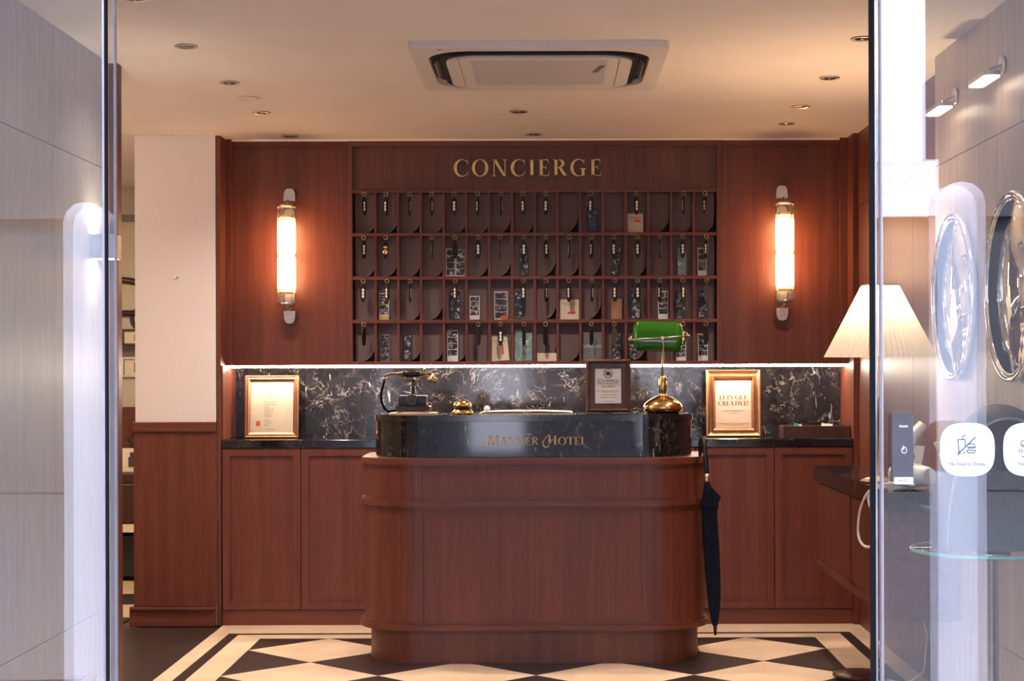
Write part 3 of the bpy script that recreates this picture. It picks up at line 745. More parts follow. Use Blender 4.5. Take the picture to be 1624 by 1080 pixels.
# ================================================================== base cabinets and worktop
CX0, CXW = px(352, YF), px(1352, YF) - px(352, YF)
def door(x0, x1, z0, z1, parent):
    y = YF
    b = B(); w = .036
    b.box(x0, x1, y - .001, y + .018, z0, z1)
    frame_ring(b, x0, x1, z0, z1, w, y - .012, y - .001)
    frame_ring(b, x0 + w - .001, x1 - w + .001, z0 + w - .001, z1 - w + .001, .007, y - .0055, y - .001)
    return b.out('cabinet_door', 'wood', parent)
names = ('left end of the back counter, beside the white pillar', 'left of centre, behind the reception desk', 'right of centre, behind the reception desk', 'right end of the back counter, beside the lamp console')
for i in range(4):
    x0, x1 = CX0 + CXW * i / 4, CX0 + CXW * (i + 1) / 4
    t = thing('base_cabinet', 'red-brown two-door base cabinet, ' + names[i], 'cabinet', ((x0 + x1) / 2, YF, 0), group='base cabinets under the black worktop')
    box(x0 + .0005, x1 - .0005, YF + .019, 9.01, .075, .900).out('carcass', 'wood', t)
    box(x0 + .0005, x1 - .0005, YF - .002, 9.0, 0, .0785).out('plinth', 'wood_x', t)
    xm = (x0 + x1) / 2
    door(x0 + .003, xm - .002, .082, .898, t); door(xm + .002, x1 - .003, .082, .898, t)
o = box(px(352.5, YF) - .001, px(1352, YF), YF - .018, YM - .002, .901, .943, bev=.003).out('worktop', 'marble_top')
tag(o, 'long black marble worktop on the base cabinets along the back wall', 'worktop')

# ================================================================== reception desk
DX0, DX1, DY0, DY1, RF = -.843, .708, 7.48, 8.08, .25
dk = thing('reception_desk', 'curved red-brown reception desk with black marble counter and gold hotel lettering', 'desk', ((DX0 + DX1) / 2, 7.8, 0))
def slab(b, off, z0, z1, o=0): return b.prism(rrect(DX0 - off, DX1 + off, DY0 - off, DY1 + o, RF + off), z0, z1)
zt, zm0, zm1, zr0, zr1 = .907, .693, .723, .150, .176
slab(B(), -.036, 0, zr0 + .01).out('plinth', 'wood', dk)
slab(B(), -.006, zr0, zt - .01).out('body', 'wood', dk)
b = B(); slab(b, .006, zt - .028, zt - .004); slab(b, .003, zt - .004, zt); b.out('ledge', 'wood_x', dk)
b = B(); slab(b, .008, zm0 + .003, zm1 - .003); slab(b, .005, zm0, zm1); b.out('waist_moulding', 'wood_x', dk)
b = B(); slab(b, .014, zr0 + .003, zr1 - .003); slab(b, .010, zr0, zr1); b.out('base_moulding', 'wood_x', dk)
# frames of the panels: stiles at the seams, thin rails above and below each panel
oo = rrect(DX0, DX1, DY0, DY1, RF); ii = rrect(DX0 + .006, DX1 - .006, DY0 + .006, DY1, RF - .006)
for z0, z1 in ((zm0 - .012, zm0 + .003), (zr1 - .003, zr1 + .010), (zm1 - .003, zm1 + .008), (zt - .04, zt - .026)):
    slab(B(), -.001, z0, z1, -.01).out('panel_rail', 'wood_x', dk)
for x in (px(663, DY0) + .0, px(1024, DY0)):
    for z0, z1 in ((zr1, zm0), (zm1, zt - .028)):
        box(x - .016, x + .016, DY0 - .0005, DY0 + .02, z0, z1).out('stile', 'wood', dk)
        box(x - .0012, x + .0012, DY0 - .0012, DY0 + .02, z0, z1).out('panel_seam', 'joint', dk)
for sx in (DX0, DX1):
    box(sx - .0005 if sx < 0 else sx - .02, sx + .02 if sx < 0 else sx + .0005, DY0 + RF + .02, DY0 + RF + .05, zr1, zt - .028).out('stile', 'wood', dk)
# marble counter block
MX0, MX1, MY0 = -.796, .658, 7.545
b = B().prism(rrect(MX0 + .006, MX1 - .006, MY0 + .006, DY1 - .03, .236), zt, 1.066); b.out('marble_front', marble('black_marble_upright', .05, .55, 1.5, (1, 1, .7)), dk)
b = B(); b.prism(rrect(MX0, MX1, MY0, DY1 - .03, .242), 1.067, 1.093); b.prism(rrect(MX0 + .003, MX1 - .003, MY0 + .003, DY1 - .033, .239), 1.0925, 1.096); b.out('marble_top', 'marble_top', dk)
ZD = 1.096
# MANNER HOTEL in small capitals with curled M and H
b = B(); y0, y1 = MY0 + .0035, MY0 + .007; hh = 12.6 * MY0 / F; zb = pz(705.8, MY0)
write(b, 'MANNER', (px(774, MY0) + px(854, MY0)) / 2, zb, hh, y0, y1, px(854, MY0) - px(774, MY0), .05, 1.22)
write(b, 'HOTEL', (px(868, MY0) + px(930, MY0)) / 2, zb, hh, y0, y1, px(930, MY0) - px(868, MY0), .05, 1.22)
def swash(pts, wid): ribbon(b, [(px(x, MY0), pz(y, MY0)) for x, y in pts], [w * MY0 / F for w in wid], y0, y1)
swash([(775, 689.5), (774.5, 697), (774, 704), (771.5, 709), (767.5, 710.5), (763.8, 708.5), (762.5, 704.5), (764.5, 701.5), (768, 701)], [1.2, 1.4, 1.4, 1.6, 2.0, 1.9, 1.5, 1.1, .8])
swash([(872, 688.5), (867, 692), (863, 697), (860.5, 703), (862, 708), (866, 709.8), (870.5, 707), (873, 701), (876, 696)], [1.0, 1.3, 1.5, 1.7, 1.9, 1.6, 1.4, 1.2, 1.0])
swash([(836, 690), (839, 688.5), (843, 689)], [.8, 1.3, .8])
b.out('gold_lettering', 'gold_dull', dk)
#@@PART3
# ================================================================== things on the reception desk
def ph(x, y, Y=7.85): return px(x, Y), pz(y, Y)
k = 7.85 / F
# old-fashioned telephone, authored around its base (x=655 px)
t = thing('vintage_telephone', 'ornate dark wooden vintage telephone with brass trimmed handset on the desk', 'telephone', (px(655, 7.85), 7.85, ZD + .005))
Z = lambda y: (656.5 - y) * k
X = lambda x: (x - 655) * k
b = B(); b.box(X(629), X(683), -.075, .075, .008, Z(646), bev=.006); b.box(X(633), X(678), -.062, .062, Z(646), Z(643), bev=.003); b.out('base', 'wood_dark', t, False)
for sx in (633, 678):
    for sy in (-.062, .062):
        B().lathe([(.006, 0), (.009, .004), (.006, .010)], 12, (X(sx), sy, 0)).out('foot', 'brass_old', t, False)
b = B(); b.box(X(633), X(677), -.055, .055, Z(643), Z(629.5), bev=.004); b.out('case', 'wood_dark', t, False)
b = B(); b.lathe([(.030, -.060), (.030, -.066), (.022, -.070), (.020, -.068)], 28, (0, 0, Z(637)), 'y'); b.lathe([(.008, -.07), (.006, -.073), (0, -.073)], 16, (0, 0, Z(637)), 'y'); b.out('dial', 'black_metal', t, False)
for s, x in ((-1, 631), (1, 683)):
    b = B(); b.tube([(X(x) + s * .004 * math.cos(a) * 2, -.07, Z(644) + .010 * math.sin(a)) for a in [i * PI / 5 for i in range(8)]], .0028, 6); b.out('scroll_trim', 'phone_brass', t, False)
b = B(); b.lathe([(.020, Z(629.5)), (.013, Z(626)), (.010, Z(616)), (.006, Z(608)), (.009, Z(606)), (.004, Z(604))], 20); b.out('column', 'black_gloss', t, False)
b = B()
for s in (1, -1):
    b.tube([(0, 0, Z(605.5)), (s * 8 * k, 0, Z(607)), (s * 14 * k, 0, Z(605)), (s * 18 * k, 0, Z(601)), (s * 20 * k, 0, Z(603)), (s * 19 * k, 0, Z(606))], [.004, .0035, .0035, .003, .0025, .0015], 8)
    b.tube([(s * 13 * k, -.02, Z(600)), (s * 13 * k, 0, Z(605)), (s * 13 * k, .02, Z(600))], .003, 6)
b.out('cradle', 'phone_brass', t, False)
hs = B(); hs.lathe([(.012, X(640)), (.0165, X(642)), (.0175, X(652)), (.0165, X(663)), (.012, X(665.5))], 20, (0, 0, Z(594.7)), 'x'); hso = hs.out('handset_grip', 'wood_dark', t, False)
b = B()
for x0, x1 in ((640, 620), (665.5, 684)):
    s = 1 if x1 > x0 else -1
    b.lathe([(.014, X(x0)), (.016, X(x0 + s * 1.5)), (.008, X(x0 + s * 4)), (.012, X(x0 + s * 6)), (.006, X(x0 + s * 9)), (.007, X(x1))], 14, (0, 0, Z(594.7)), 'x')
b.out('handset_ends', 'phone_brass', hso, False)
b = B(); b.lathe([(.007, Z(594)), (.010, Z(598)), (.022, Z(601)), (.022, Z(608)), (.016, Z(609.5)), (.0, Z(609.5))], 24, (X(686), 0, 0)); b.out('earpiece', 'brass_old', hso, False)
b = B(); b.tube([(X(620), 0, Z(594.7)), (X(612), 0, Z(597)), (X(609), 0, Z(601))], .005, 8); b.lathe([(.006, Z(600)), (.017, Z(601)), (.022, Z(604.5)), (.010, Z(604.5))], 20, (X(611), 0, 0)); b.out('mouthpiece', 'phone_brass', hso, False)
b = B(); b.tube([(X(610), .01, Z(605)), (X(606), .01, Z(617)), (X(603.5), .01, Z(628)), (X(604.5), .01, Z(640)), (X(609), .01, Z(650)), (X(615), .01, Z(655.3)), (X(624), .02, Z(654)), (X(632), .03, Z(652))], [.004, .0055, .006, .006, .006, .006, .005, .004], 10); b.out('cord', 'black_rubber', t, False)
b = box(px(619, 7.85), px(692, 7.85), 7.76, 7.95, ZD, ZD + .005, bev=.002)
tag(b.out('leather_mat', 'pink_paper'), 'thin tan mat under the vintage telephone', 'mat')

# reception bell
t = thing('reception_bell', 'shiny brass domed reception bell on a turned base, middle of desk', 'bell', (px(733.5, 7.75), 7.75, ZD))
kk = 7.75 / F
B().lathe([(0, 0), (17 * kk, 0), (17.5 * kk, 1.5 * kk), (16 * kk, 4.5 * kk), (13 * kk, 6.5 * kk), (12.5 * kk, 8 * kk), (0, 8 * kk)], 40).out('base', 'brass', t, False)
B().lathe([(0, 8 * kk), (13.5 * kk, 8 * kk), (13.5 * kk, 11.2 * kk), (0, 11.2 * kk)], 32).out('band', 'black_metal', t, False)
B().lathe([(13 * kk, 11.3 * kk), (14.8 * kk, 11.5 * kk), (14.6 * kk, 14 * kk), (12.8 * kk, 18 * kk), (9 * kk, 21 * kk), (4 * kk, 22.4 * kk), (0, 22.6 * kk)], 40).out('dome', 'brass', t, False)
B().lathe([(1.2 * kk, 22 * kk), (1.2 * kk, 28 * kk), (2.2 * kk, 28.6 * kk), (2.2 * kk, 30 * kk), (0, 30.6 * kk)], 14).out('plunger', 'nickel', t, False)

# open guest book / papers
t = thing('guest_book', 'flat white open book lying on the desk behind the hotel lettering', 'book', (px(834, 7.8), 7.8, ZD))
kb = 7.8 / F
B().box(-73 * kb, 74 * kb, -.12, .14, 0, .004).out('cover', 'cream_paper', t, False)
for x0, x1 in ((-70, 0), (1, 73)):
    b = B(); b.grid(lambda u, v, x0=x0, x1=x1: ((x0 + (x1 - x0) * u) * kb, -.115 + .25 * v, .0045 + .010 * math.sin(PI * (u if x0 < 0 else 1 - u) * .5 + .35) * .8), 12, 4)
    for f in list(b.bm.faces): pass
    r = bmesh.ops.extrude_face_region(b.bm, geom=list(b.bm.faces)); bmesh.ops.translate(b.bm, verts=[v for v in r['geom'] if isinstance(v, bmesh.types.BMVert)], vec=(0, 0, .0012))
    b.out('page', 'paper', t, False)
B().lathe([(0, -.09), (.010, -.088), (.013, -.04), (.014, .03), (.010, .085), (0, .088)], 18, (-62 * kb, 0, .022), 'y').out('curled_corner', 'paper', t, False)

# framed photography notice
def picture(name, label, x0, x1, y0, y1, Y, zbase, lean, prof, mat, matmat, inset, depth=.02):
    kf = Y / F; w, h = (x1 - x0) * kf, (y1 - y0) * kf
    t = thing(name, label, 'picture frame', ((px(x0, Y) + px(x1, Y)) / 2, Y, zbase), (math.radians(-lean), 0, 0))
    profile_frame(B(), w, h, [(i * kf, d) for i, d in prof]).out('frame', mat, t, False)
    box(-w / 2 + .004, w / 2 - .004, -.002, .0, .004, h - .004).out('back_board', 'black_metal', t, False)
    return t, w, h, kf
t, w, h, kf = picture('framed_notice', 'dark framed no photography notice standing on the desk beside the green lamp', 929, 1000, 571, 656, 7.84, ZD + .001, 5,
                      [(0, 0), (0, .014), (3, .022), (5, .020), (6.5, .012), (14.5, .010), (14.8, .003)], 'frame_dark', None, 0)
box(-21 * kf, 21 * kf, -.0055, -.003, 15 * kf, 71.5 * kf).out('paper_notice', 'paper', t, False)
def pb(): return B()
yA, yB = -.0062, -.0054
b = B(); b.torus((0, -.006, 62.5 * kf), 7.0 * kf, .0016, 'y', 28, 6); ribbon(b, [(-5 * kf, 67.5 * kf), (5 * kf, 57.5 * kf)], [.0025, .0025], yA, yB)
b.box(-4 * kf, 4 * kf, yA, yB, 59.5 * kf, 64.5 * kf); b.box(-2 * kf, 1.5 * kf, yA, yB, 64.5 * kf, 66 * kf); b.out('crossed_out_camera', 'ink', t, False)
b = B()
write(b, 'NO COMMERCIAL', 0, 49.3 * kf, 3.6 * kf, yA, yB, 34 * kf, .04, 1.15); write(b, 'PHOTOGRAPHY', 0, 44.6 * kf, 3.6 * kf, yA, yB, 35 * kf, .04, 1.15); write(b, 'ALLOWED', 0, 40 * kf, 3.6 * kf, yA, yB, 23 * kf, .04, 1.15); b.out('heading', 'ink', t, False)
b = B()
for y, w_ in ((34.6, 34), (32.5, 20), (28.3, 28), (23.8, 27), (17.8, 16)):
    x = -w_ / 2
    while x < w_ / 2:
        l = min(random.uniform(1.5, 4), w_ / 2 - x); b.box(x * kf, (x + l) * kf, yA, yB, y * kf, (y + .9) * kf); x += l + .6
tag(b.out('small_print', 'ink_soft', t, False), kind='stuff')
B().prism([(-.002, .04), (.09, .014), (.085, .012), (-.002, .15)], -.02, .02, 'x').out('easel_back', 'black_metal', t, False)

# banker's lamp
LY = 7.86; kl = LY / F
t = thing('bankers_lamp', 'brass desk lamp with a green glass shade, right end of desk', 'lamp', (px(1051, LY), LY, ZD))
Z = lambda y: (656.5 - y) * kl
X = lambda x: (x - 1051) * kl
B().lathe([(0, 0), (27 * kl, 0), (31 * kl, Z(652)), (31.5 * kl, Z(646)), (28 * kl, Z(641)), (19 * kl, Z(634.5)), (9 * kl, Z(630)), (5 * kl, Z(627)), (4.5 * kl, Z(624))], 48, mod=None).out('base', 'brass', t, False)
B().lathe([(4 * kl, Z(627)), (6 * kl, Z(624)), (6.3 * kl, Z(602)), (4 * kl, Z(599)), (2.2 * kl, Z(597))], 24).out('neck', 'brass', t, False)
b = B(); b.tube([(0, 0, Z(600)), (X(1050.5), 0, Z(580)), (X(1051.5), -.004, Z(566)), (X(1052.3), -.012, Z(550)), (X(1050.5), -.022, Z(538.5))], [.006, .005, .0045, .0045, .005], 10); b.out('stem', 'brass_old', t, False)
b = B(); b.tube([(X(998), -.022, Z(541)), (X(1050), -.024, Z(538)), (X(1092), -.022, Z(535))], .0042, 10)
for x, y in ((998, 541), (1092, 535)): b.lathe([(0, X(x) - .006), (.007, X(x) - .004), (.007, X(x) + .004), (0, X(x) + .006)], 14, (0, -.022, Z(y)), 'x')
b.lathe([(.008, -.03), (.008, -.016)], 12, (X(1050.5), 0, Z(538)), 'y'); b.out('yoke', 'brass_old', t, False)
for x, y in ((1000.5, 541), (1089.5, 535)):
    b = B(); b.tube([(X(x), -.022, Z(y)), (X(x), .01, Z(y - 6)), (X(x + (7 if x < 1050 else -7)), .035, Z(y - 10))], .0032, 8); b.out('pivot_arm', 'brass_old', t, False)
# shade: rounded half barrel, its closed top turned to the room
def sh(u, v):
    a = (v - .5) * PI * .92; e = abs(2 * u - 1)
    f = (1 - max(0, (e - .72) / .28) ** 2.6 * .45)
    r = .090 * f
    return ((u - .5) * 80 * kl, -r * max(0, math.cos(a)) ** .55 * .62 + .050, r * math.copysign(abs(math.sin(a)) ** .85, a) * .80)
b = B(); b.grid(sh, 40, 24)
r = bmesh.ops.solidify(b.bm, geom=list(b.bm.faces), thickness=.004)
b.rot(math.radians(-8), 'X', (0, .04, 0)); b.rot(math.radians(1.6), 'Y'); b.move((X(1044), .0, Z(535.5))); b.out('glass_shade', 'green_glass', t, False)

# ================================================================== things on the worktop
ZW = .9435
t, w, h, kf = picture('framed_notice', 'bronze framed cream notice with a red stamp, left end of worktop', 388, 473, 596, 695, 8.88, ZW, 5,
                      [(0, 0), (0, .016), (1.5, .020), (3.5, .016), (5.5, .018), (8.5, .008), (8.8, .003)], 'bronze', None, 0)
box(-34.5 * kf, 34.5 * kf, -.004, -.0025, 8 * kf, 91 * kf).out('paper_notice', 'cream_paper', t, False)
yA, yB = -.0048, -.0038
b = B()
for y, x0, x1, hh in ((83, -26, -3, 2.2), (75, -12, 12, .8), (70.5, -7, 0, .8), (68, -7, 0, .8), (65.5, -6, 3, .8), (63, -5, 0, .8), (56.5, -12, 6, .9), (53, -12, 6, .9), (49, -12, -4, .9), (45.5, -12, 4, .9), (42, -12, 2, .9), (38, -12, 0, .9), (34.5, -12, 1, .9), (27, -12, -2, .9), (23.5, -12, 0, .9), (20, -12, -4, .9), (13.5, -8, 6, .8), (70, -24, -15, 1.0)):
    x = x0
    while x < x1 - .5:
        l = min(random.uniform(1.6, 4.2), x1 - x); b.box(x * kf, (x + l) * kf, yA, yB, y * kf, (y + hh) * kf); x += l + .7
tag(b.out('small_print', 'ink_soft', t, False), kind='stuff')
box(-25 * kf, -18 * kf, yA, yB, 19 * kf, 27 * kf).out('red_stamp', 'red_ink', t, False)
box(-36.5 * kf, 36.5 * kf, -.0064, -.0054, 7 * kf, 92.5 * kf).out('glass_cover', 'clear', t, False)

t, w, h, kf = picture('framed_notice', 'wide bronze framed creative notice on worktop, right of the green lamp', 1120, 1206, 586.5, 692.5, 8.88, ZW, 5,
                      [(0, 0), (0, .020), (1.5, .026), (4, .020), (6, .013), (8, .013), (10, .020), (12, .018), (14.5, .006), (14.8, .003)], 'bronze', None, 0)
box(-28.5 * kf, 28.5 * kf, -.004, -.0025, 14 * kf, 92 * kf).out('paper_notice', 'pink_paper', t, False)
b = B(); write(b, 'LETS GET', 0, 59 * kf, 7.2 * kf, yA, yB, 44 * kf, -.01); write(b, 'CREATIVE!', 0, 49.5 * kf, 7.2 * kf, yA, yB, 48 * kf, -.01); b.out('heading', 'ink', t, False)
b = B()
for y, w_, hh in ((40.5, 34, 1.6), (36, 14, 1.6), (21, 46, .8), (18.5, 32, .8)):
    x = -w_ / 2
    while x < w_ / 2 - .5:
        l = min(random.uniform(2, 5), w_ / 2 - x); b.box(x * kf, (x + l) * kf, yA, yB, y * kf, (y + hh) * kf); x += l + .9
tag(b.out('small_print', 'ink_soft', t, False), kind='stuff')

TY = 8.74; kf = TY / F
t = thing('card_tray', 'low dark wooden tray on worktop below the lamp shade, right end', 'tray', (px(1293, TY), TY + .06, ZW))
hx = 52 * kf
box(-hx, hx, -.09, .09, 0, .008).out('tray_bottom', 'frame_dark', t, False)
for x0, x1, y0, y1 in ((-hx, hx, -.09, -.08), (-hx, hx, .08, .09), (-hx, -hx + .01, -.08, .08), (hx - .01, hx, -.08, .08)):
    box(x0, x1, y0, y1, .008, .060, bev=.001).out('tray_side', 'frame_dark', t, False)
for px0, m, lab, ang, w_, hh in ((1263, 'teal', 'teal card sticking up out of the dark wooden tray', 12, .034, .062), (1275, 'pinkcard', 'small pink card beside the teal one in the tray', -20, .022, .058), (1313, 'paper', 'folded white card at the right end of the tray', 3, .058, .062)):
    b = B(); b.box(-w_ / 2, w_ / 2, -.001, .001, 0, hh); o = b.out('card', m, None, False)
    o.location = (px(px0, TY), TY + .03, ZW + .0095 + abs(math.sin(math.radians(ang))) * w_ / 2); o.rotation_euler = (math.radians(-20), math.radians(ang), 0)
    tag(o, lab, 'card', 'cards in the tray')

# ================================================================== umbrella on the desk's right corner
UY = 7.53; ku = UY / F
t = thing('umbrella', 'furled navy umbrella with a black hooked handle hanging at the right desk corner', 'umbrella', (px(1117, UY), UY, pz(697, UY)))
P = lambda x, y, dy=0: (px(x, UY), UY + dy, pz(y, UY))
b = B(); b.tube([P(1121, 762), P(1120, 745), P(1118, 720), P(1117, 705), P(1116.6, 699, .008), P(1116.3, 696.5, .025), P(1115.5, 697, .05), P(1114, 701, .075), P(1113, 712, .088), P(1113, 726, .09)], [.010, .0105, .011, .011, .0115, .0115, .0115, .011, .010, .008], 14); b.out('handle', 'black_gloss', t)
b = B(); b.tube([P(1120.2, 752), P(1121.2, 764)], .0118, 14); b.out('metal_collar', 'nickel', t)
# canopy: folded pleats, wide at the rib tips
prof = [(766, 1121, 4.5), (780, 1122.3, 7.5), (793, 1123.5, 11), (803, 1124.3, 13.5), (812, 1124.5, 11.0), (830, 1125, 11.5), (860, 1126.5, 12), (900, 1129, 11.5), (940, 1131, 10.5), (965, 1132, 8.5), (985, 1132.5, 5.5), (993, 1132.6, 3.8)]
b = B()
def cnp(u, v):
    q = u * (len(prof) - 1); i = min(int(q), len(prof) - 2); f = q - i
    y, x, r = [prof[i][j] * (1 - f) + prof[i + 1][j] * f for j in range(3)]
    a = 2 * PI * v; rr = r * ku * (1 + .13 * math.sin(a * 8 + u * 5) * min(1, 6 * u) * (1 - u * .6))
    return (px(x, UY) + rr * math.cos(a), UY + rr * math.sin(a) * .9, pz(y, UY))
b.grid(cnp, 44, 48); b.out('folded_canopy', 'navy', t)
for a, (tx, ty), (bx, by) in ((0, (1142.5, 789), (1131, 806)), (1, (1110, 793), (1119, 808)), (2, (1128, 791), (1124, 810))):
    b = B(); dy = -.035 if a == 2 else -.012
    p0 = P(tx, ty, dy); p1 = P(1123 + (4 if a == 0 else -3), 772, -.02); p2 = P(bx, by + 8, -.03); p3 = P((bx + 1124) / 2, 800, .01)
    vs = [b.v(p) for p in (p0, p1, p2, p3)]
    b.face([vs[0], vs[1], vs[2]]); b.face([vs[0], vs[2], vs[3]]); b.face([vs[0], vs[3], vs[1]]); b.face([vs[1], vs[3], vs[2]]); b.out('canopy_flap', 'navy', t)
b = B(); b.tube([P(1132.6, 990), P(1133, 1000), P(1133.2, 1008)], [.009, .0075, .005], 10); b.out('tip', 'black_gloss', t)
b = B(); b.tube([P(1114.5 + 13.5 * math.cos(a) + 11, 868 + 2.2 * math.sin(a), -.0125 - .026 * math.sin(a) * 0 - .03 * (1 - abs(math.cos(a)))) for a in [i * PI / 10 for i in range(11)]], .002, 6); b.out('strap', 'navy', t)

# ================================================================== ceiling fittings
def make_downlight():
    t = bpy.data.objects.new('downlight', None); C.objects.link(t)
    B().lathe([(.034, 0), (.041, -.001), (.042, -.004), (.037, -.006), (.031, -.003)], 32).out('trim_ring', 'nickel', t, False)
    B().lathe([(.033, -.002), (.024, -.0045), (.012, -.0035), (0, -.003)], 32).out('reflector', 'black_gloss', t, False)
    B().lathe([(.009, -.0035), (.008, -.0055), (0, -.006)], 16).out('lens', 'chrome', t, False)
    return t
dl = None
spots = [(297, 71, 'nearest the door of the left row'), (365, 129, 'second from the door in the left row'), (416, 177, 'third from the door in the left row'), (461, 214, 'above the left wall sconce'),
         (824, 176, 'in the middle, behind the air conditioner'), (847, 212, 'in the middle, close to the key rack'), (1369, 62, 'nearest the door of the right row'), (1317, 124, 'second from the door in the right row'),
         (1271, 170, 'third from the door in the right row'), (1248, 197, 'above the right wall sconce')]
fill_spots = [(xx, yy, f'{o_} from the street, added fill, {side} row') for xx, side in ((-1.32, 'left'), (1.15, 'right')) for yy, o_ in ((3.85, 'first'), (4.65, 'second'), (5.45, 'third'))]  # unseen fixtures added for fill light, continuing the two rows
for x, y, lab in spots + fill_spots:
    Y = F * (ZC - CH) / (VY - y) if y > 10 else y
    loc = (px(x, Y) if y > 10 else x, Y, ZC)
    if dl is None: dl = make_downlight(); o = dl; o.location = loc
    else: o = dup(dl, loc)
    tag(o, 'small round nickel downlight in the ceiling, ' + lab, 'downlight', 'ceiling downlights')
    if Y > 8: continue          # the row against the panelling is switched off
    sp = bpy.data.lights.new('downlight_beam', 'SPOT'); sp.energy = SPOT_W * (.05 if Y < 6 else .20 if Y < 6.6 else .72 if Y < 7.5 else .92); sp.color = (1.0, .83, .69); sp.spot_size = math.radians(136); sp.spot_blend = 1.0; sp.shadow_soft_size = .03
    so = bpy.data.objects.new('downlight_beam', sp); C.objects.link(so); so.location = (loc[0], loc[1], ZC - .012)
Y = F * (ZC - CH) / (VY - 154)
t = thing('ceiling_speaker', 'larger grey round speaker grille in the ceiling between the left downlights', 'speaker', (px(394, Y), Y, ZC))
B().lathe([(.050, 0), (.056, -.002), (.056, -.005), (.050, -.007)], 36).out('rim', 'ac_plastic', t, False)
B().lathe([(.050, -.003), (.03, -.006), (0, -.007)], 36).out('grille', 'ac_grille', t, False)

# four-way air-conditioner cassette
AX, AY, AH = -.032, 6.64, .475
t = thing('air_conditioner', 'square white ceiling cassette air conditioner with dark curved outlets', 'air conditioner', (AX, AY, ZC))
def hole_plate(b, outer, inner, z0, z1):
    """plate with a hole: both outlines must have the same number of points"""
    n = len(outer); R = []
    for pts, z in ((outer, z0), (inner, z0), (inner, z1), (outer, z1)): R.append([b.v((p[0], p[1], z)) for p in pts])
    for a, c in zip(R, R[1:] + R[:1]):
        for i in range(n): b.face([a[i], a[(i + 1) % n], c[(i + 1) % n], c[i]])
    return b
out_ = rr2(.95, .95, .02, 10); inn_ = rr2(.83, .83, .17, 10)
hole_plate(B(), out_, inn_, -.028, 0).out('outer_panel', 'ac_plastic', t, False)
B().prism(rr2(.84, .84, .17, 10), -.004, -.001).out('outlet_recess', 'slot', t, False)
b = B(); b.prism(rr2(.70, .70, .13, 10), -.040, -.004); b.out('inner_panel', 'ac_plastic', t, False)
B().prism(rr2(.745, .745, .14, 10), -.032, -.010).out('slot_shade', 'slot', t, False)  # shade of the outlet slot put in as a black ring
box(-.255, .255, -.29, .24, -.0415, -.038, bev=.0005).out('intake_grille', 'ac_grille', t, False)
for s in (1, -1):
    box(s * .30 - .0012, s * .30 + .0012, -.33, .26, -.0408, -.039).out('panel_line', 'grey_plastic', t, False)
    b = B(); b.box(-.16, .16, -.010, .010, -.002, .002); b.rot(s * math.radians(50), 'X'); b.rot(PI / 2, 'Z'); b.move((s * .392, 0, -.020)); b.out('air_flap', 'grey_plastic', t, False)
    b = B(); b.box(-.16, .16, -.008, .008, -.002, .002); b.rot(-s * math.radians(50), 'X'); b.move((0, s * .392, -.018)); b.out('air_flap', 'slot', t, False)
box(-.37, -.353, -.447, -.441, -.029, -.0275).out('signal_lamp', 'slot', t, False)
b = B(); b.box(-.011, .011, -.075, .075, -.0425, -.0414); b.rot(math.radians(11), 'Z'); b.move((.227, -.12, 0)); b.out('grey_tag', 'grey_plastic', t, False)

# ================================================================== right side: console, lamp, mirrors, dressing table
ct = thing('wall_console', 'floating red-brown console with a black marble top on right wall', 'console', (1.36, 7.0, .39))
pc = [(1.235, 6.15), (1.482, 6.15), (1.482, 6.56), (1.570, 6.56), (1.570, 7.80), (1.235, 7.80)]
pt = [(1.218, 6.12), (1.483, 6.12), (1.483, 6.56), (1.571, 6.56), (1.571, 7.84), (1.218, 7.84)]
B().prism(pc, .42, .785).out('carcass', 'wood_y', ct)
B().prism(pt, .785, .852).out('marble_top', 'marble_top', ct)
b = B(); b.prism([(1.228, 6.14), (1.482, 6.14), (1.482, 6.56), (1.570, 6.56), (1.570, 7.81), (1.228, 7.81)], .388, .421); b.out('bottom_moulding', 'wood_y', ct)
for a, e in ((6.16, 6.92), (6.95, 7.74)):
    b = B(); b.prism([(a, .435), (e, .435), (e, .775), (a, .775)], 1.229, 1.236, 'x'); b.out('drawer_front', 'wood', ct)
b = B(); b.prism([(6.925, .425), (6.945, .425), (6.945, .78), (6.925, .78)], 1.222, 1.236, 'x'); b.out('divider_strip', 'wood', ct)

lx, ly = 1.30, 6.67
t = thing('table_lamp', 'table lamp with a white pleated cone shade standing on the wall console', 'lamp', (lx, ly, .852))
B().lathe([(0, 0), (.075, 0), (.078, .008), (.060, .016), (.020, .024), (.012, .04), (.012, .30), (.018, .31), (.010, .34), (.010, .662), (0, .662)], 32).out('stand', 'brass_old', t, False)
z0, z1 = 1.343 - .852, 1.622 - .852
n = 58
b = B(); b.lathe([(.213, z0), (.071, z1)], 2 * n, (0, 0, 0), mod=lambda i: 1 + .030 * (1 if i % 2 else -1), smooth=False)
bmesh.ops.delete(b.bm, geom=[f for f in b.bm.faces if len(f.verts) > 8], context='FACES_ONLY')
for v in b.bm.verts:
    if v.co.z < z0 + .01 and v.index % 2: pass
b.out('pleated_shade', 'shade', t, False)
b = B(); b.torus((0, 0, z1), .070, .003, 'z', 40, 6); b.tube([(-.07, 0, z1), (.07, 0, z1)], .002, 6); b.tube([(0, -.07, z1), (0, .07, z1)], .002, 6); b.tube([(.0, .06, z1), (0, .03, .70), (0, .0, .655)], .002, 6); b.out('shade_carrier', 'brass_old', t, False)
B().ball((0, 0, .69), .028, seg=20, rings=14).out('bulb', 'bulb', t, False)
pl_ = bpy.data.lights.new('bulb_light', 'POINT'); pl_.energy = LAMP_W; pl_.color = (1, .66, .38); pl_.shadow_soft_size = .035
po = bpy.data.objects.new('bulb_light', pl_); C.objects.link(po); po.location = (lx, ly, .852 + .735)

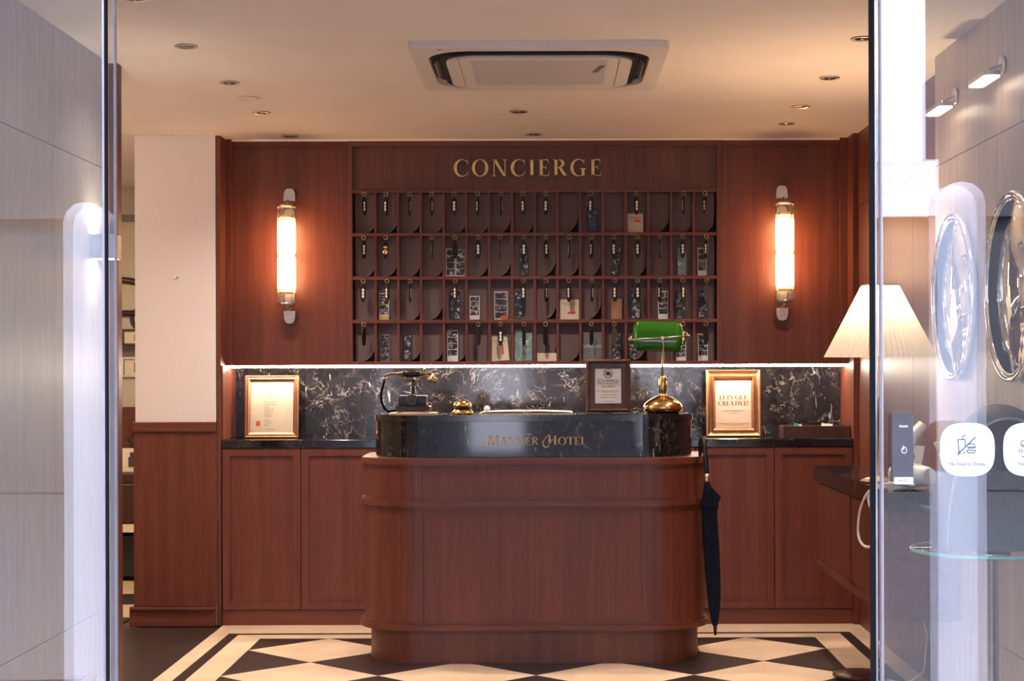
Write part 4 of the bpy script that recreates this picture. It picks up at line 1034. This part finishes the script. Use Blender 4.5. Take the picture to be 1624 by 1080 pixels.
def make_mirror(y, lab):
    t = thing('round_mirror', lab, 'mirror', (1.480, y, 1.555), group='round mirrors on the right wall')
    B().lathe([(.0, .004), (.285, .004), (.285, -.012), (0, -.012)], 64, (0, 0, 0), 'x').out('backing', 'black_metal', t, False)
    B().lathe([(0, -.013), (.284, -.013), (.284, -.015), (0, -.015)], 64, (0, 0, 0), 'x').out('mirror_glass', 'mirror', t, False)
    b = B(); b.torus((-.016, 0, 0), .295, .011, 'x', 64, 10); b.torus((-.018, 0, 0), .278, .0045, 'x', 64, 8); b.out('chrome_frame', 'chrome', t, False)
    return t
mm = make_mirror(6.17, 'round chrome-framed mirror on the right wall, the one nearer the pleated lamp')
dup(mm, (1.480, 5.39, 1.555), None, 'round chrome-framed mirror on the right wall, the one nearer the glass door')
wl = None
for y, lab in ((6.18, 'over the mirror nearer the pleated lamp'), (5.54, 'over the mirror nearer the glass door')):
    if wl is None:
        wl = thing('wall_lamp', '', 'wall light', (1.485, y, 2.225), group='slim wall lamps over the mirrors')
        b = B(); b.prism(rr2(.055, .24, .02, 5, (-.065, 0)), .008, .022); b.out('head', 'nickel', wl, False)
        B().prism(rr2(.050, .23, .018, 5, (-.065, 0)), .004, .008).out('lit_face', 'wall_light', wl, False)
        b = B(); b.tube([(-.06, 0, .02), (-.05, 0, .045), (.0, 0, .06)], .006, 8); b.lathe([(.03, 0), (.03, -.010), (0, -.010)], 20, (0, 0, .06), 'x'); b.out('arm', 'nickel', wl, False)
        o = wl
    else: o = dup(wl, (1.485, y, 2.225))
    o['label'] = 'slim lit wall lamp ' + lab

# square up-and-down sconce on the left wall
t = thing('box_sconce', 'square silver up-and-down sconce glowing on the grey left wall', 'wall light', (-1.70, 6.36, 1.76))
kx = .092
b = B()
for x0, x1, y0, y1 in ((0, .004, -.05, .05), (kx - .004, kx, -.05, .05), (.004, kx - .004, -.05, -.046), (.004, kx - .004, .046, .05)): b.box(x0, x1, y0, y1, -.045, .045)
b.out('housing', 'steel', t, False)
box(.004, kx - .004, -.046, .046, -.012, .012).out('divider_plate', 'steel', t, False)
for s in (1, -1): box(.012, kx - .012, -.036, .036, s * .022 - .003, s * .022 + .003).out('lit_panel', 'box_light', t, False)

# curved glass shelf and a small glass side table under the mirrors
t = thing('glass_shelf', 'curved glass shelf with a green edge on the right wall under the round mirrors', 'shelf', (1.40, 5.7, .80))
tp = [(1.478, 6.11), (1.335, 6.11), (1.336, 6.0), (1.345, 5.88), (1.365, 5.75), (1.395, 5.61), (1.43, 5.48), (1.478, 5.34)]
B().prism(tp, .800, .812).out('glass_top', ['clear'], t)
b = B(); b.tube([(p[0], p[1], .806) for p in tp[1:]], .0066, 8); b.out('glass_edge', 'green_edge', t)
for y, xx in ((5.62, 1.42), (6.02, 1.37)):
    b = B(); b.prism([(1.478, .800), (1.478, .70), (1.470, .70), (xx, .792), (xx, .800)], y - .006, y + .006, 'y'); b.out('bracket', 'steel', t)
t = thing('side_table', 'small round glass side table under the black handbag', 'table', (1.235, 4.74, 0))
B().lathe([(0, .788), (.222, .788), (.222, .798), (0, .798)], 48).out('glass_top', 'clear', t, False)
B().torus((0, 0, .793), .223, .0055, 'z', 48, 6).out('glass_edge', 'green_edge', t, False)
B().lathe([(0, 0), (.15, 0), (.15, .010), (.03, .018), (.016, .04), (.016, .76), (.05, .778), (.05, .787), (0, .787)], 32).out('stand', 'steel', t, False)
# hair dryer, bottles, cup, bag
hd = thing('hair_dryer', 'white hair dryer with a grey band lying on the near end of the console', 'hair dryer', (1.345, 6.34, .853))
b = B(); b.lathe([(.030, -.12), (.036, -.10), (.045, -.03), (.047, .05), (.038, .085), (.020, .095)], 24, (0, 0, .048), 'y'); b.rot(math.radians(25), 'Z'); b.out('barrel', 'white_plastic', hd, False)
b = B(); b.lathe([(.048, -.015), (.0485, -.01), (.0485, .01), (.048, .015)], 24, (0, 0, .048), 'y'); b.rot(math.radians(25), 'Z'); b.out('band', 'grey_plastic', hd, False)
b = B(); b.tube([(0, .02, .06), (-.01, .03, .12), (.02, .05, .19), (.06, .06, .235)], [.026, .023, .021, .018], 14); b.out('grip', 'white_plastic', hd, False)
bt = thing('spray_bottle', 'clear bottle with a silver cap beside the hair dryer', 'bottle', (1.425, 5.80, .813))
B().lathe([(0, 0), (.022, 0), (.024, .006), (.024, .105), (.015, .125), (.012, .13)], 24).out('bottle_body', 'clear', bt, False)
B().lathe([(.013, .128), (.014, .13), (.014, .16), (.006, .163), (0, .163)], 20).out('cap', 'chrome', bt, False)
cp = thing('brush_cup', 'dark square cup holding make-up brushes on the curved glass shelf', 'cup', (1.41, 6.0, .813))
b = B(); b.prism([(-.03, -.03), (.03, -.03), (.03, .03), (-.03, .03)], 0, .10); b.out('cup', 'grey_plastic', cp, False)
for i in range(3):
    b = B(); a = (i - 1) * .025; b.tube([(a * .4, 0, .10), (a * 1.4, .005 * i, .19)], .003, 6); b.tube([(a * 1.4, .005 * i, .19), (a * 1.8, .005 * i, .225)], [.005, .009], 8); b.out('brush', 'bronze' if i % 2 else 'white_plastic', cp, False)
cardo = B(); cardo.prism([(-.07, 0), (.05, 0), (.075, .15), (-.015, .155)], -.002, .002, 'y'); cardo = cardo.out('greeting_card', 'paper', None, False)
cardo.location = (1.36, 6.50, .853); cardo.rotation_euler = (math.radians(-12), 0, math.radians(-10)); tag(cardo, 'white upright card on the console below the lamp shade', 'card')
B().lathe([(.018, 0), (.018, -.001)], 18, (.02, -.0025, .11), 'y', 1).out('brown_picture', 'bronze', cardo, False)
bag = thing('handbag', 'large black rounded bag with a piped edge on the round glass side table', 'bag', (1.255, 4.74, .799))
b = B()
def bg_(u, v):
    a = PI * u; rr = 1 - .10 * (2 * v - 1) ** 2
    return (.185 * math.cos(a) * rr * 1.0, (v - .5) * .20, .40 * math.sin(a) ** .8 * rr)
b.grid(bg_, 28, 10)
b.out('bag_body', 'leather', bag, False)
for s in (-1, 1):
    b = B(); b.prism([(.166 * math.cos(PI * i / 28), .36 * math.sin(PI * i / 28) ** .8) for i in range(29)], s * .095, s * .100, 'y'); b.out('bag_side', 'leather', bag, False)
    b = B(); b.tube([(.168 * math.cos(PI * i / 28), s * .101, .362 * math.sin(PI * i / 28) ** .8) for i in range(29)], .0035, 6); b.out('piping', 'grey_plastic', bag, False)
# white cable hanging at the console
b = B(); cxw = 1.203
Yp = lambda x: F * cxw / (x - VX)
pts = []
for x, y in ((1450, 770), (1425, 768), (1400, 770), (1384, 777), (1373, 790), (1365, 812), (1362, 838), (1364, 856), (1370, 866), (1378, 869), (1386, 865), (1389, 850), (1388, 830), (1384, 812), (1379, 797), (1380, 784), (1390, 776), (1410, 772)):
    Yq = Yp(x); pts.append((cxw - .004, Yq, CH - (y - VY) * Yq / F))
sm = []
for i in range(len(pts) - 1):
    p0, p1, p2, p3 = [Vector(pts[min(max(i + d, 0), len(pts) - 1)]) for d in (-1, 0, 1, 2)]
    for q in range(4):
        s = q / 4; sm.append(.5 * ((2 * p1) + (p2 - p0) * s + (2 * p0 - 5 * p1 + 4 * p2 - p3) * s * s + (3 * p1 - p0 - 3 * p2 + p3) * s ** 3))
b.tube(sm, .0055, 8); tag(b.out('white_cable', 'white_plastic'), 'looped white cable hanging over the edge of the wall console', 'cable')
b = B(); b.tube([(1.545, 7.1, .004 + .34), (1.555, 7.0, .20), (1.53, 6.95, .06), (1.47, 6.98, .006), (1.40, 7.05, .006), (1.36, 7.2, .006)], .004, 8); tag(b.out('floor_cable', 'white_plastic'), 'thin pale cable trailing on to the floor under the console', 'cable')
t = thing('stool', 'low dark round stool on the floor beside the right glass door', 'stool', (1.30, 7.12, 0))
B().lathe([(0, .006), (.10, .006), (.115, .014), (.115, .022), (.09, .030), (0, .034)], 40).out('seat', 'frame_dark', t, False)
for i in range(3): a = 2 * PI * i / 3; B().lathe([(.010, 0), (.012, .008)], 10, (.08 * math.cos(a), .08 * math.sin(a), 0)).out('leg', 'black_metal', t, False)

# open wooden crates just inside the door
def crate(x, y, rz, lab):
    t = thing('wooden_crate', lab, 'crate', (x, y, 0), (0, 0, rz), 'open wooden crates inside the door')
    W_, D_, H_ = .20, .26, .44
    for x0, x1, y0, y1 in ((-W_, W_, -D_, -D_ + .018), (-W_, W_, D_ - .018, D_), (-W_, -W_ + .018, -D_ + .018, D_ - .018), (W_ - .018, W_, -D_ + .018, D_ - .018)):
        box(x0, x1, y0, y1, 0, H_ - .012).out('crate_side', 'wood', t, False)
        box(x0 - .004, x1 + .004, y0 - .004, y1 + .004, H_ - .012, H_, bev=.002).out('crate_rim', 'light_wood', t, False)
    box(-W_ + .018, W_ - .018, -D_ + .018, D_ - .018, .02, .04).out('crate_bottom', 'wood', t, False)
crate(-1.46, 4.55, math.radians(6), 'open wooden crate with a pale rim against the grey left wall')
crate(1.25, 4.08, math.radians(-6), 'open wooden crate with a pale rim against the right wall')

# ================================================================== room behind the pillar
t = thing('low_table', 'low dark table with a pale edge far behind the white pillar', 'table', (-2.75, 10.75, 0))
box(-3.15, -2.3, 10.5, 11.0, .31, .345).out('tabletop', 'wood_dark', t); box(-3.15, -2.3, 10.49, 10.5, .30, .35).out('pale_edge', 'cream_paper', t)
for x, y in ((-3.1, 10.55), (-2.36, 10.55), (-3.1, 10.95), (-2.36, 10.95)): box(x - .03, x + .03, y - .03, y + .03, 0, .31).out('leg', 'wood_dark', t)
box(-3.1, -2.36, 10.56, 10.6, .02, .27).out('lower_panel', 'black_metal', t)
t = thing('travel_trunk', 'dark maroon travel trunk standing on the low table behind the pillar', 'trunk', (-2.75, 10.75, .345))
box(-3.1, -2.36, 10.53, 10.98, .347, .60, bev=.01).out('trunk_body', 'frame_dark', t); box(-3.1, -2.36, 10.525, 10.985, .602, .665, bev=.008).out('trunk_lid', 'frame_dark', t)
b = box(-2.68, -2.48, 10.57, 10.58, .668, .815); o = b.out('picture_card', 'cream_paper'); tag(o, 'cream card with a dark camera drawing propped on the trunk', 'card')
box(-2.61, -2.535, 10.566, 10.57, .70, .76).out('dark_drawing', 'ink', o); box(-2.60, -2.565, 10.566, 10.57, .76, .79).out('dark_drawing', 'ink', o)
t = thing('potted_plant', 'small dark leafy plant on the trunk behind the propped card', 'plant', (-2.56, 10.80, .667))
B().lathe([(0, 0), (.05, 0), (.065, .09), (.06, .09), (0, .085)], 20).out('pot', 'frame_dark', t, False)
b = B()
for i in range(60):
    a, e, l = random.uniform(0, 2 * PI), random.uniform(.2, 1.3), random.uniform(.08, .17)
    d = Vector((math.cos(a) * math.cos(e), math.sin(a) * math.cos(e), math.sin(e))); s_ = Vector((-d.y, d.x, 0)).normalized() * .018
    p = Vector((0, 0, .08)) + d * l; b.face([b.v(p - d * .03), b.v(p + s_), b.v(p + d * .035), b.v(p - s_)])
tag(b.out('leaves', 'leaf', t, False), kind='stuff')
for nm, lab, y0, y1, mat_, m2 in (('framed_picture', 'small framed picture on the far cream wall, the upper one', 520, 546, 'frame_dark', 'cream_paper'), ('framed_picture', 'small silver framed picture on the far cream wall, the lower one', 564, 596, 'nickel', 'cream_paper')):
    t = thing(nm, lab, 'picture frame', (-2.66, 11.1, pz(y1, 11.1)))
    h_ = (y1 - y0) * 11.1 / F
    frame_ring(B(), -.12, .12, 0, h_, .014, -.022, -.001).out('frame', mat_, t, False)
    box(-.108, .108, -.010, -.001, .012, h_ - .012).out('print', m2, t, False)
    box(-.04, .07, -.012, -.010, .03, h_ - .035).out('brown_figure', 'bronze', t, False)
o = box(-3.0, -2.3, 10.98, 11.1, pz(552, 11.1), pz(548, 11.1)).out('wall_shelf', 'frame_dark'); tag(o, 'thin dark wall shelf between the two small framed pictures', 'shelf')
t = thing('wall_clock', 'silver round ornament with a dark rim on the far cream wall', 'clock', (-2.64, 11.1, pz(504, 11.1)))
B().lathe([(.085, 0), (.085, -.02), (.065, -.025), (.065, -.012), (0, -.012)], 28, (0, 0, 0), 'y').out('dark_rim', 'ink', t, False)
B().ball((0, -.016, 0), .062, 1, .15, 1, 18, 10).out('silver_face', 'nickel', t, False)
t = thing('arched_mirror', 'brown arched frame high on the far cream wall', 'mirror', (-2.85, 11.1, 1.62))
b = B(); b.tube([(.42 * math.cos(PI * i / 20), -.02, .22 * math.sin(PI * i / 20) + .05) for i in range(21)] , .022, 8); b.tube([(-.42, -.02, .05), (.42, -.02, .05)], .02, 8); b.out('frame', 'frame_dark', t, False)
B().prism([(.41 * math.cos(PI * i / 20), .21 * math.sin(PI * i / 20) + .05) for i in range(21)], -.010, -.002, 'y').out('mirror_glass', 'cream_wall', t, False)
pd = bpy.data.lights.new('side_room_fill', 'POINT'); pd.energy = SIDE_W; pd.color = (1, .80, .66); pd.shadow_soft_size = .18  # fill lamp without a fixture, added to light the pillar evenly
po2 = bpy.data.objects.new('side_room_fill', pd); C.objects.link(po2); po2.location = (-3.1, 7.1, 2.15)
al = bpy.data.lights.new('room_fill', 'AREA'); al.energy = 40; al.color = (1, .78, .55); al.size = .6  # area lamp without a fixture, added to light the room beyond
ao = bpy.data.objects.new('room_fill', al); C.objects.link(ao); ao.location = (-3.4, 9.3, ZC - .02)

# ================================================================== glass front
HG = 2.36
def pane(name, x0, x1, y, lab=None, edge=None, th=.010):
    o = box(x0, x1, y, y + th, .012, HG).out(name, 'glass'); o['kind'] = 'structure'
    return o
w1 = pane('window_1', -1.694, px(168, 3.05), 3.045)
struct(box(px(168, 3.05), px(168, 3.05) + .0035, 3.043, 3.057, .012, HG), 'edge_seal', 'black_rubber', w1)
struct(box(px(168, 3.05) - .004, px(168, 3.05), 3.044, 3.056, .012, HG), 'edge_strip', 'steel', w1)
d1 = pane('door_1', -1.62, px(183, 3.12), 3.115)
struct(box(px(183, 3.12), px(183, 3.12) + .0025, 3.113, 3.127, .012, HG), 'edge_seal', 'grey_plastic', d1)
w2 = pane('window_2', px(1398, 3.05), 1.478, 3.045)
struct(box(px(1398, 3.05) - .003, px(1398, 3.05), 3.043, 3.057, .012, HG), 'edge_seal', 'grey_plastic', w2)
struct(box(px(1398, 3.05), px(1398, 3.05) + .002, 3.0438, 3.0562, .012, HG), 'edge_strip', 'steel', w2)
d2 = pane('door_2', px(1384, 3.12), 1.42, 3.115)
struct(box(px(1380, 3.12), px(1387, 3.12), 3.112, 3.128, .012, HG), 'edge_seal', 'black_rubber', d2)
struct(box(px(1387, 3.12), px(1390, 3.12), 3.113, 3.127, .012, HG), 'edge_strip', 'steel', d2)
struct(box(-1.70, 1.485, 3.03, 3.14, HG, ZC), 'trim_5', 'steel')
struct(box(-1.70, 1.485, 3.03, 3.14, -.012, .012), 'trim_6', 'steel')
gy = 3.044
def sup(w, h, n=40, e=2.9):
    return [(w / 2 * math.copysign(abs(math.cos(2 * PI * i / n)) ** (2 / e), math.cos(2 * PI * i / n)), h / 2 * math.copysign(abs(math.sin(2 * PI * i / n)) ** (2 / e), math.sin(2 * PI * i / n))) for i in range(n)]
kg = gy / F
def sticker(cx, lab):
    t = thing('door_sticker', lab, 'sticker', (px(cx, gy), gy, pz(715, gy)))
    B().prism(sup(87 * kg, 85 * kg), -.0012, .0, 'y').out('white_disc', 'sticker', t, False)
    return t
t = sticker(1533.5, 'white rounded no food or drinks sticker on the right glass pane')
b = B(); a, e = -.0018, -.0013; st = .0016
def line(pts, wd=st): ribbon(b, [(x * kg, z * kg) for x, z in pts], [wd] * len(pts), a, e)
line([(-15, 16), (-13, -6)]); line([(-15, 16), (-3, 16)]); line([(-3, 16), (-3.5, 6)]); line([(-13, -6), (-10, -6)]); line([(-8, 16), (-7, 21), (-2, 23.5)]); line([(-16, -8), (13, 20)], .0021)
line([(2, 8.5), (6, 9.5), (10, 9), (13, 5.5)]); line([(0, 4), (13, 4)]); line([(0, 4), (3, 1), (5, 4), (7.5, 1), (10, 4), (13, 2)]); line([(-1, -1), (13, -1)]); line([(-1, -1), (1, -5), (11, -5), (13, -1)]); line([(-7, -5), (-4, -5.5), (-4, -3)])
b.out('cup_and_burger_mark', 'sticker_ink', t, False)
sans('sticker_words', 'No Food or Drinks', 8.5 * kg, (0, -.0014, -25.5 * kg), 'sticker_ink', t, 56 * kg)
t = sticker(1634, 'white rounded sticker at the right edge of the right glass pane')
b = B(); line([(-13.5 + 6 * (1 - math.cos(q * .35)), 13 + 5 * math.sin(q * .35 - 1.2)) for q in range(1)] + [(-10, 3.2), (-14, 5.5), (-16, 9.5), (-14, 13.5), (-10, 15)]); line([(-18, -5), (-18, 1)]); line([(-14, -5), (-14, 1)]); line([(-14, -13), (-8, -8)])
b.out('smoke_mark', 'sticker_ink', t, False)
sans('sticker_words', 'No', 8.5 * kg, (-13.5 * kg, -.0014, -25.5 * kg), 'sticker_ink', t)
t = thing('touch_switch', 'dark slim touch switch with an auto label on the right glass pane', 'switch', (px(1428.5, gy), gy, pz(765, gy)))
B().prism(rr2(33 * kg, 109 * kg, .002, 4, (0, 55 * kg)), -.016, 0, 'y').out('switch_body', 'switch_grey', t, False)
B().prism(rr2(30 * kg, 11 * kg, .002, 4, (1 * kg, 2 * kg)), -.0172, -.0158, 'y').out('pale_label', 'sticker', t, False)
sans('label_word', 'AUTO', 6.5 * kg, (1 * kg, -.0174, 0 * kg), 'ink', t, 15 * kg)
sans('switch_word', 'TOUCH', 5 * kg, (1 * kg, -.0164, 86 * kg), 'white_plastic', t, 14 * kg)
b = B(); b.torus((2 * kg, -.0163, 50 * kg), 4 * kg, .0005, 'y', 18, 5, 1, 1.2); b.tube([(1 * kg, -.0163, 50 * kg), (1 * kg, -.0163, 57 * kg)], .0007, 5); b.out('hand_mark', 'white_plastic', t, False)

# ================================================================== the street outside (behind the camera; seen only in the polished surfaces)
struct(box(-14, 14, -13, 3.0, -.12, -.02), 'outdoor_pavement', 'pavement')
struct(box(-9, -1.70, 3.0, 3.25, 0, 3.4), 'wall_front_left', 'facade'); struct(box(1.49, 9, 3.0, 3.25, 0, 3.4), 'wall_front_right', 'facade'); struct(box(-1.70, 1.49, 3.0, 3.25, ZC + .12, 3.4), 'wall_front_top', 'facade')
struct(box(-4, 4, 1.9, 3.0, 2.75, 2.85), 'skylight_blocker', 'facade')  # unseen slab added to hold back skylight at the entrance
for x, r, hh in ((1.60, .092, 2.02), (-1.79, .085, 1.95)):      # round white gate posts either side of the forecourt
    t = thing('gate_post', 'round white gate post on the %s side of the forecourt' % ('right' if x > 0 else 'left'), 'post', (x, -.5, -.02))
    B().lathe([(r + .02, 0), (r + .02, .06), (r, .07), (r, hh - .06), (r * .86, hh - .02), (r * .5, hh + .01), (0, hh + .02)], 32).out('post_body', 'post_paint', t, False)
fy = -12.0
fb = struct(box(-14, 14, fy - .5, fy, 0, 2.9), 'wall_street', 'facade_dark')
for x0, x1, z0, z1, m in ((-14, -3.2, 2.9, 8.5, 'facade'), (-3.2, 1.2, 2.9, 6.0, 'facade_dark'), (1.2, 3.2, 2.9, 8.0, 'facade'), (3.2, 4.13, 2.9, 3.5, 'facade_white'), (-1.25, -.40, 0, 2.2, 'facade_white'), (1.45, 2.2, 0, 2.2, 'facade_white'), (4.13, 14, 2.9, 7.5, 'facade')):
    struct(box(x0, x1, fy - .5, fy + .12, z0, z1), 'wall_section', m, fb)
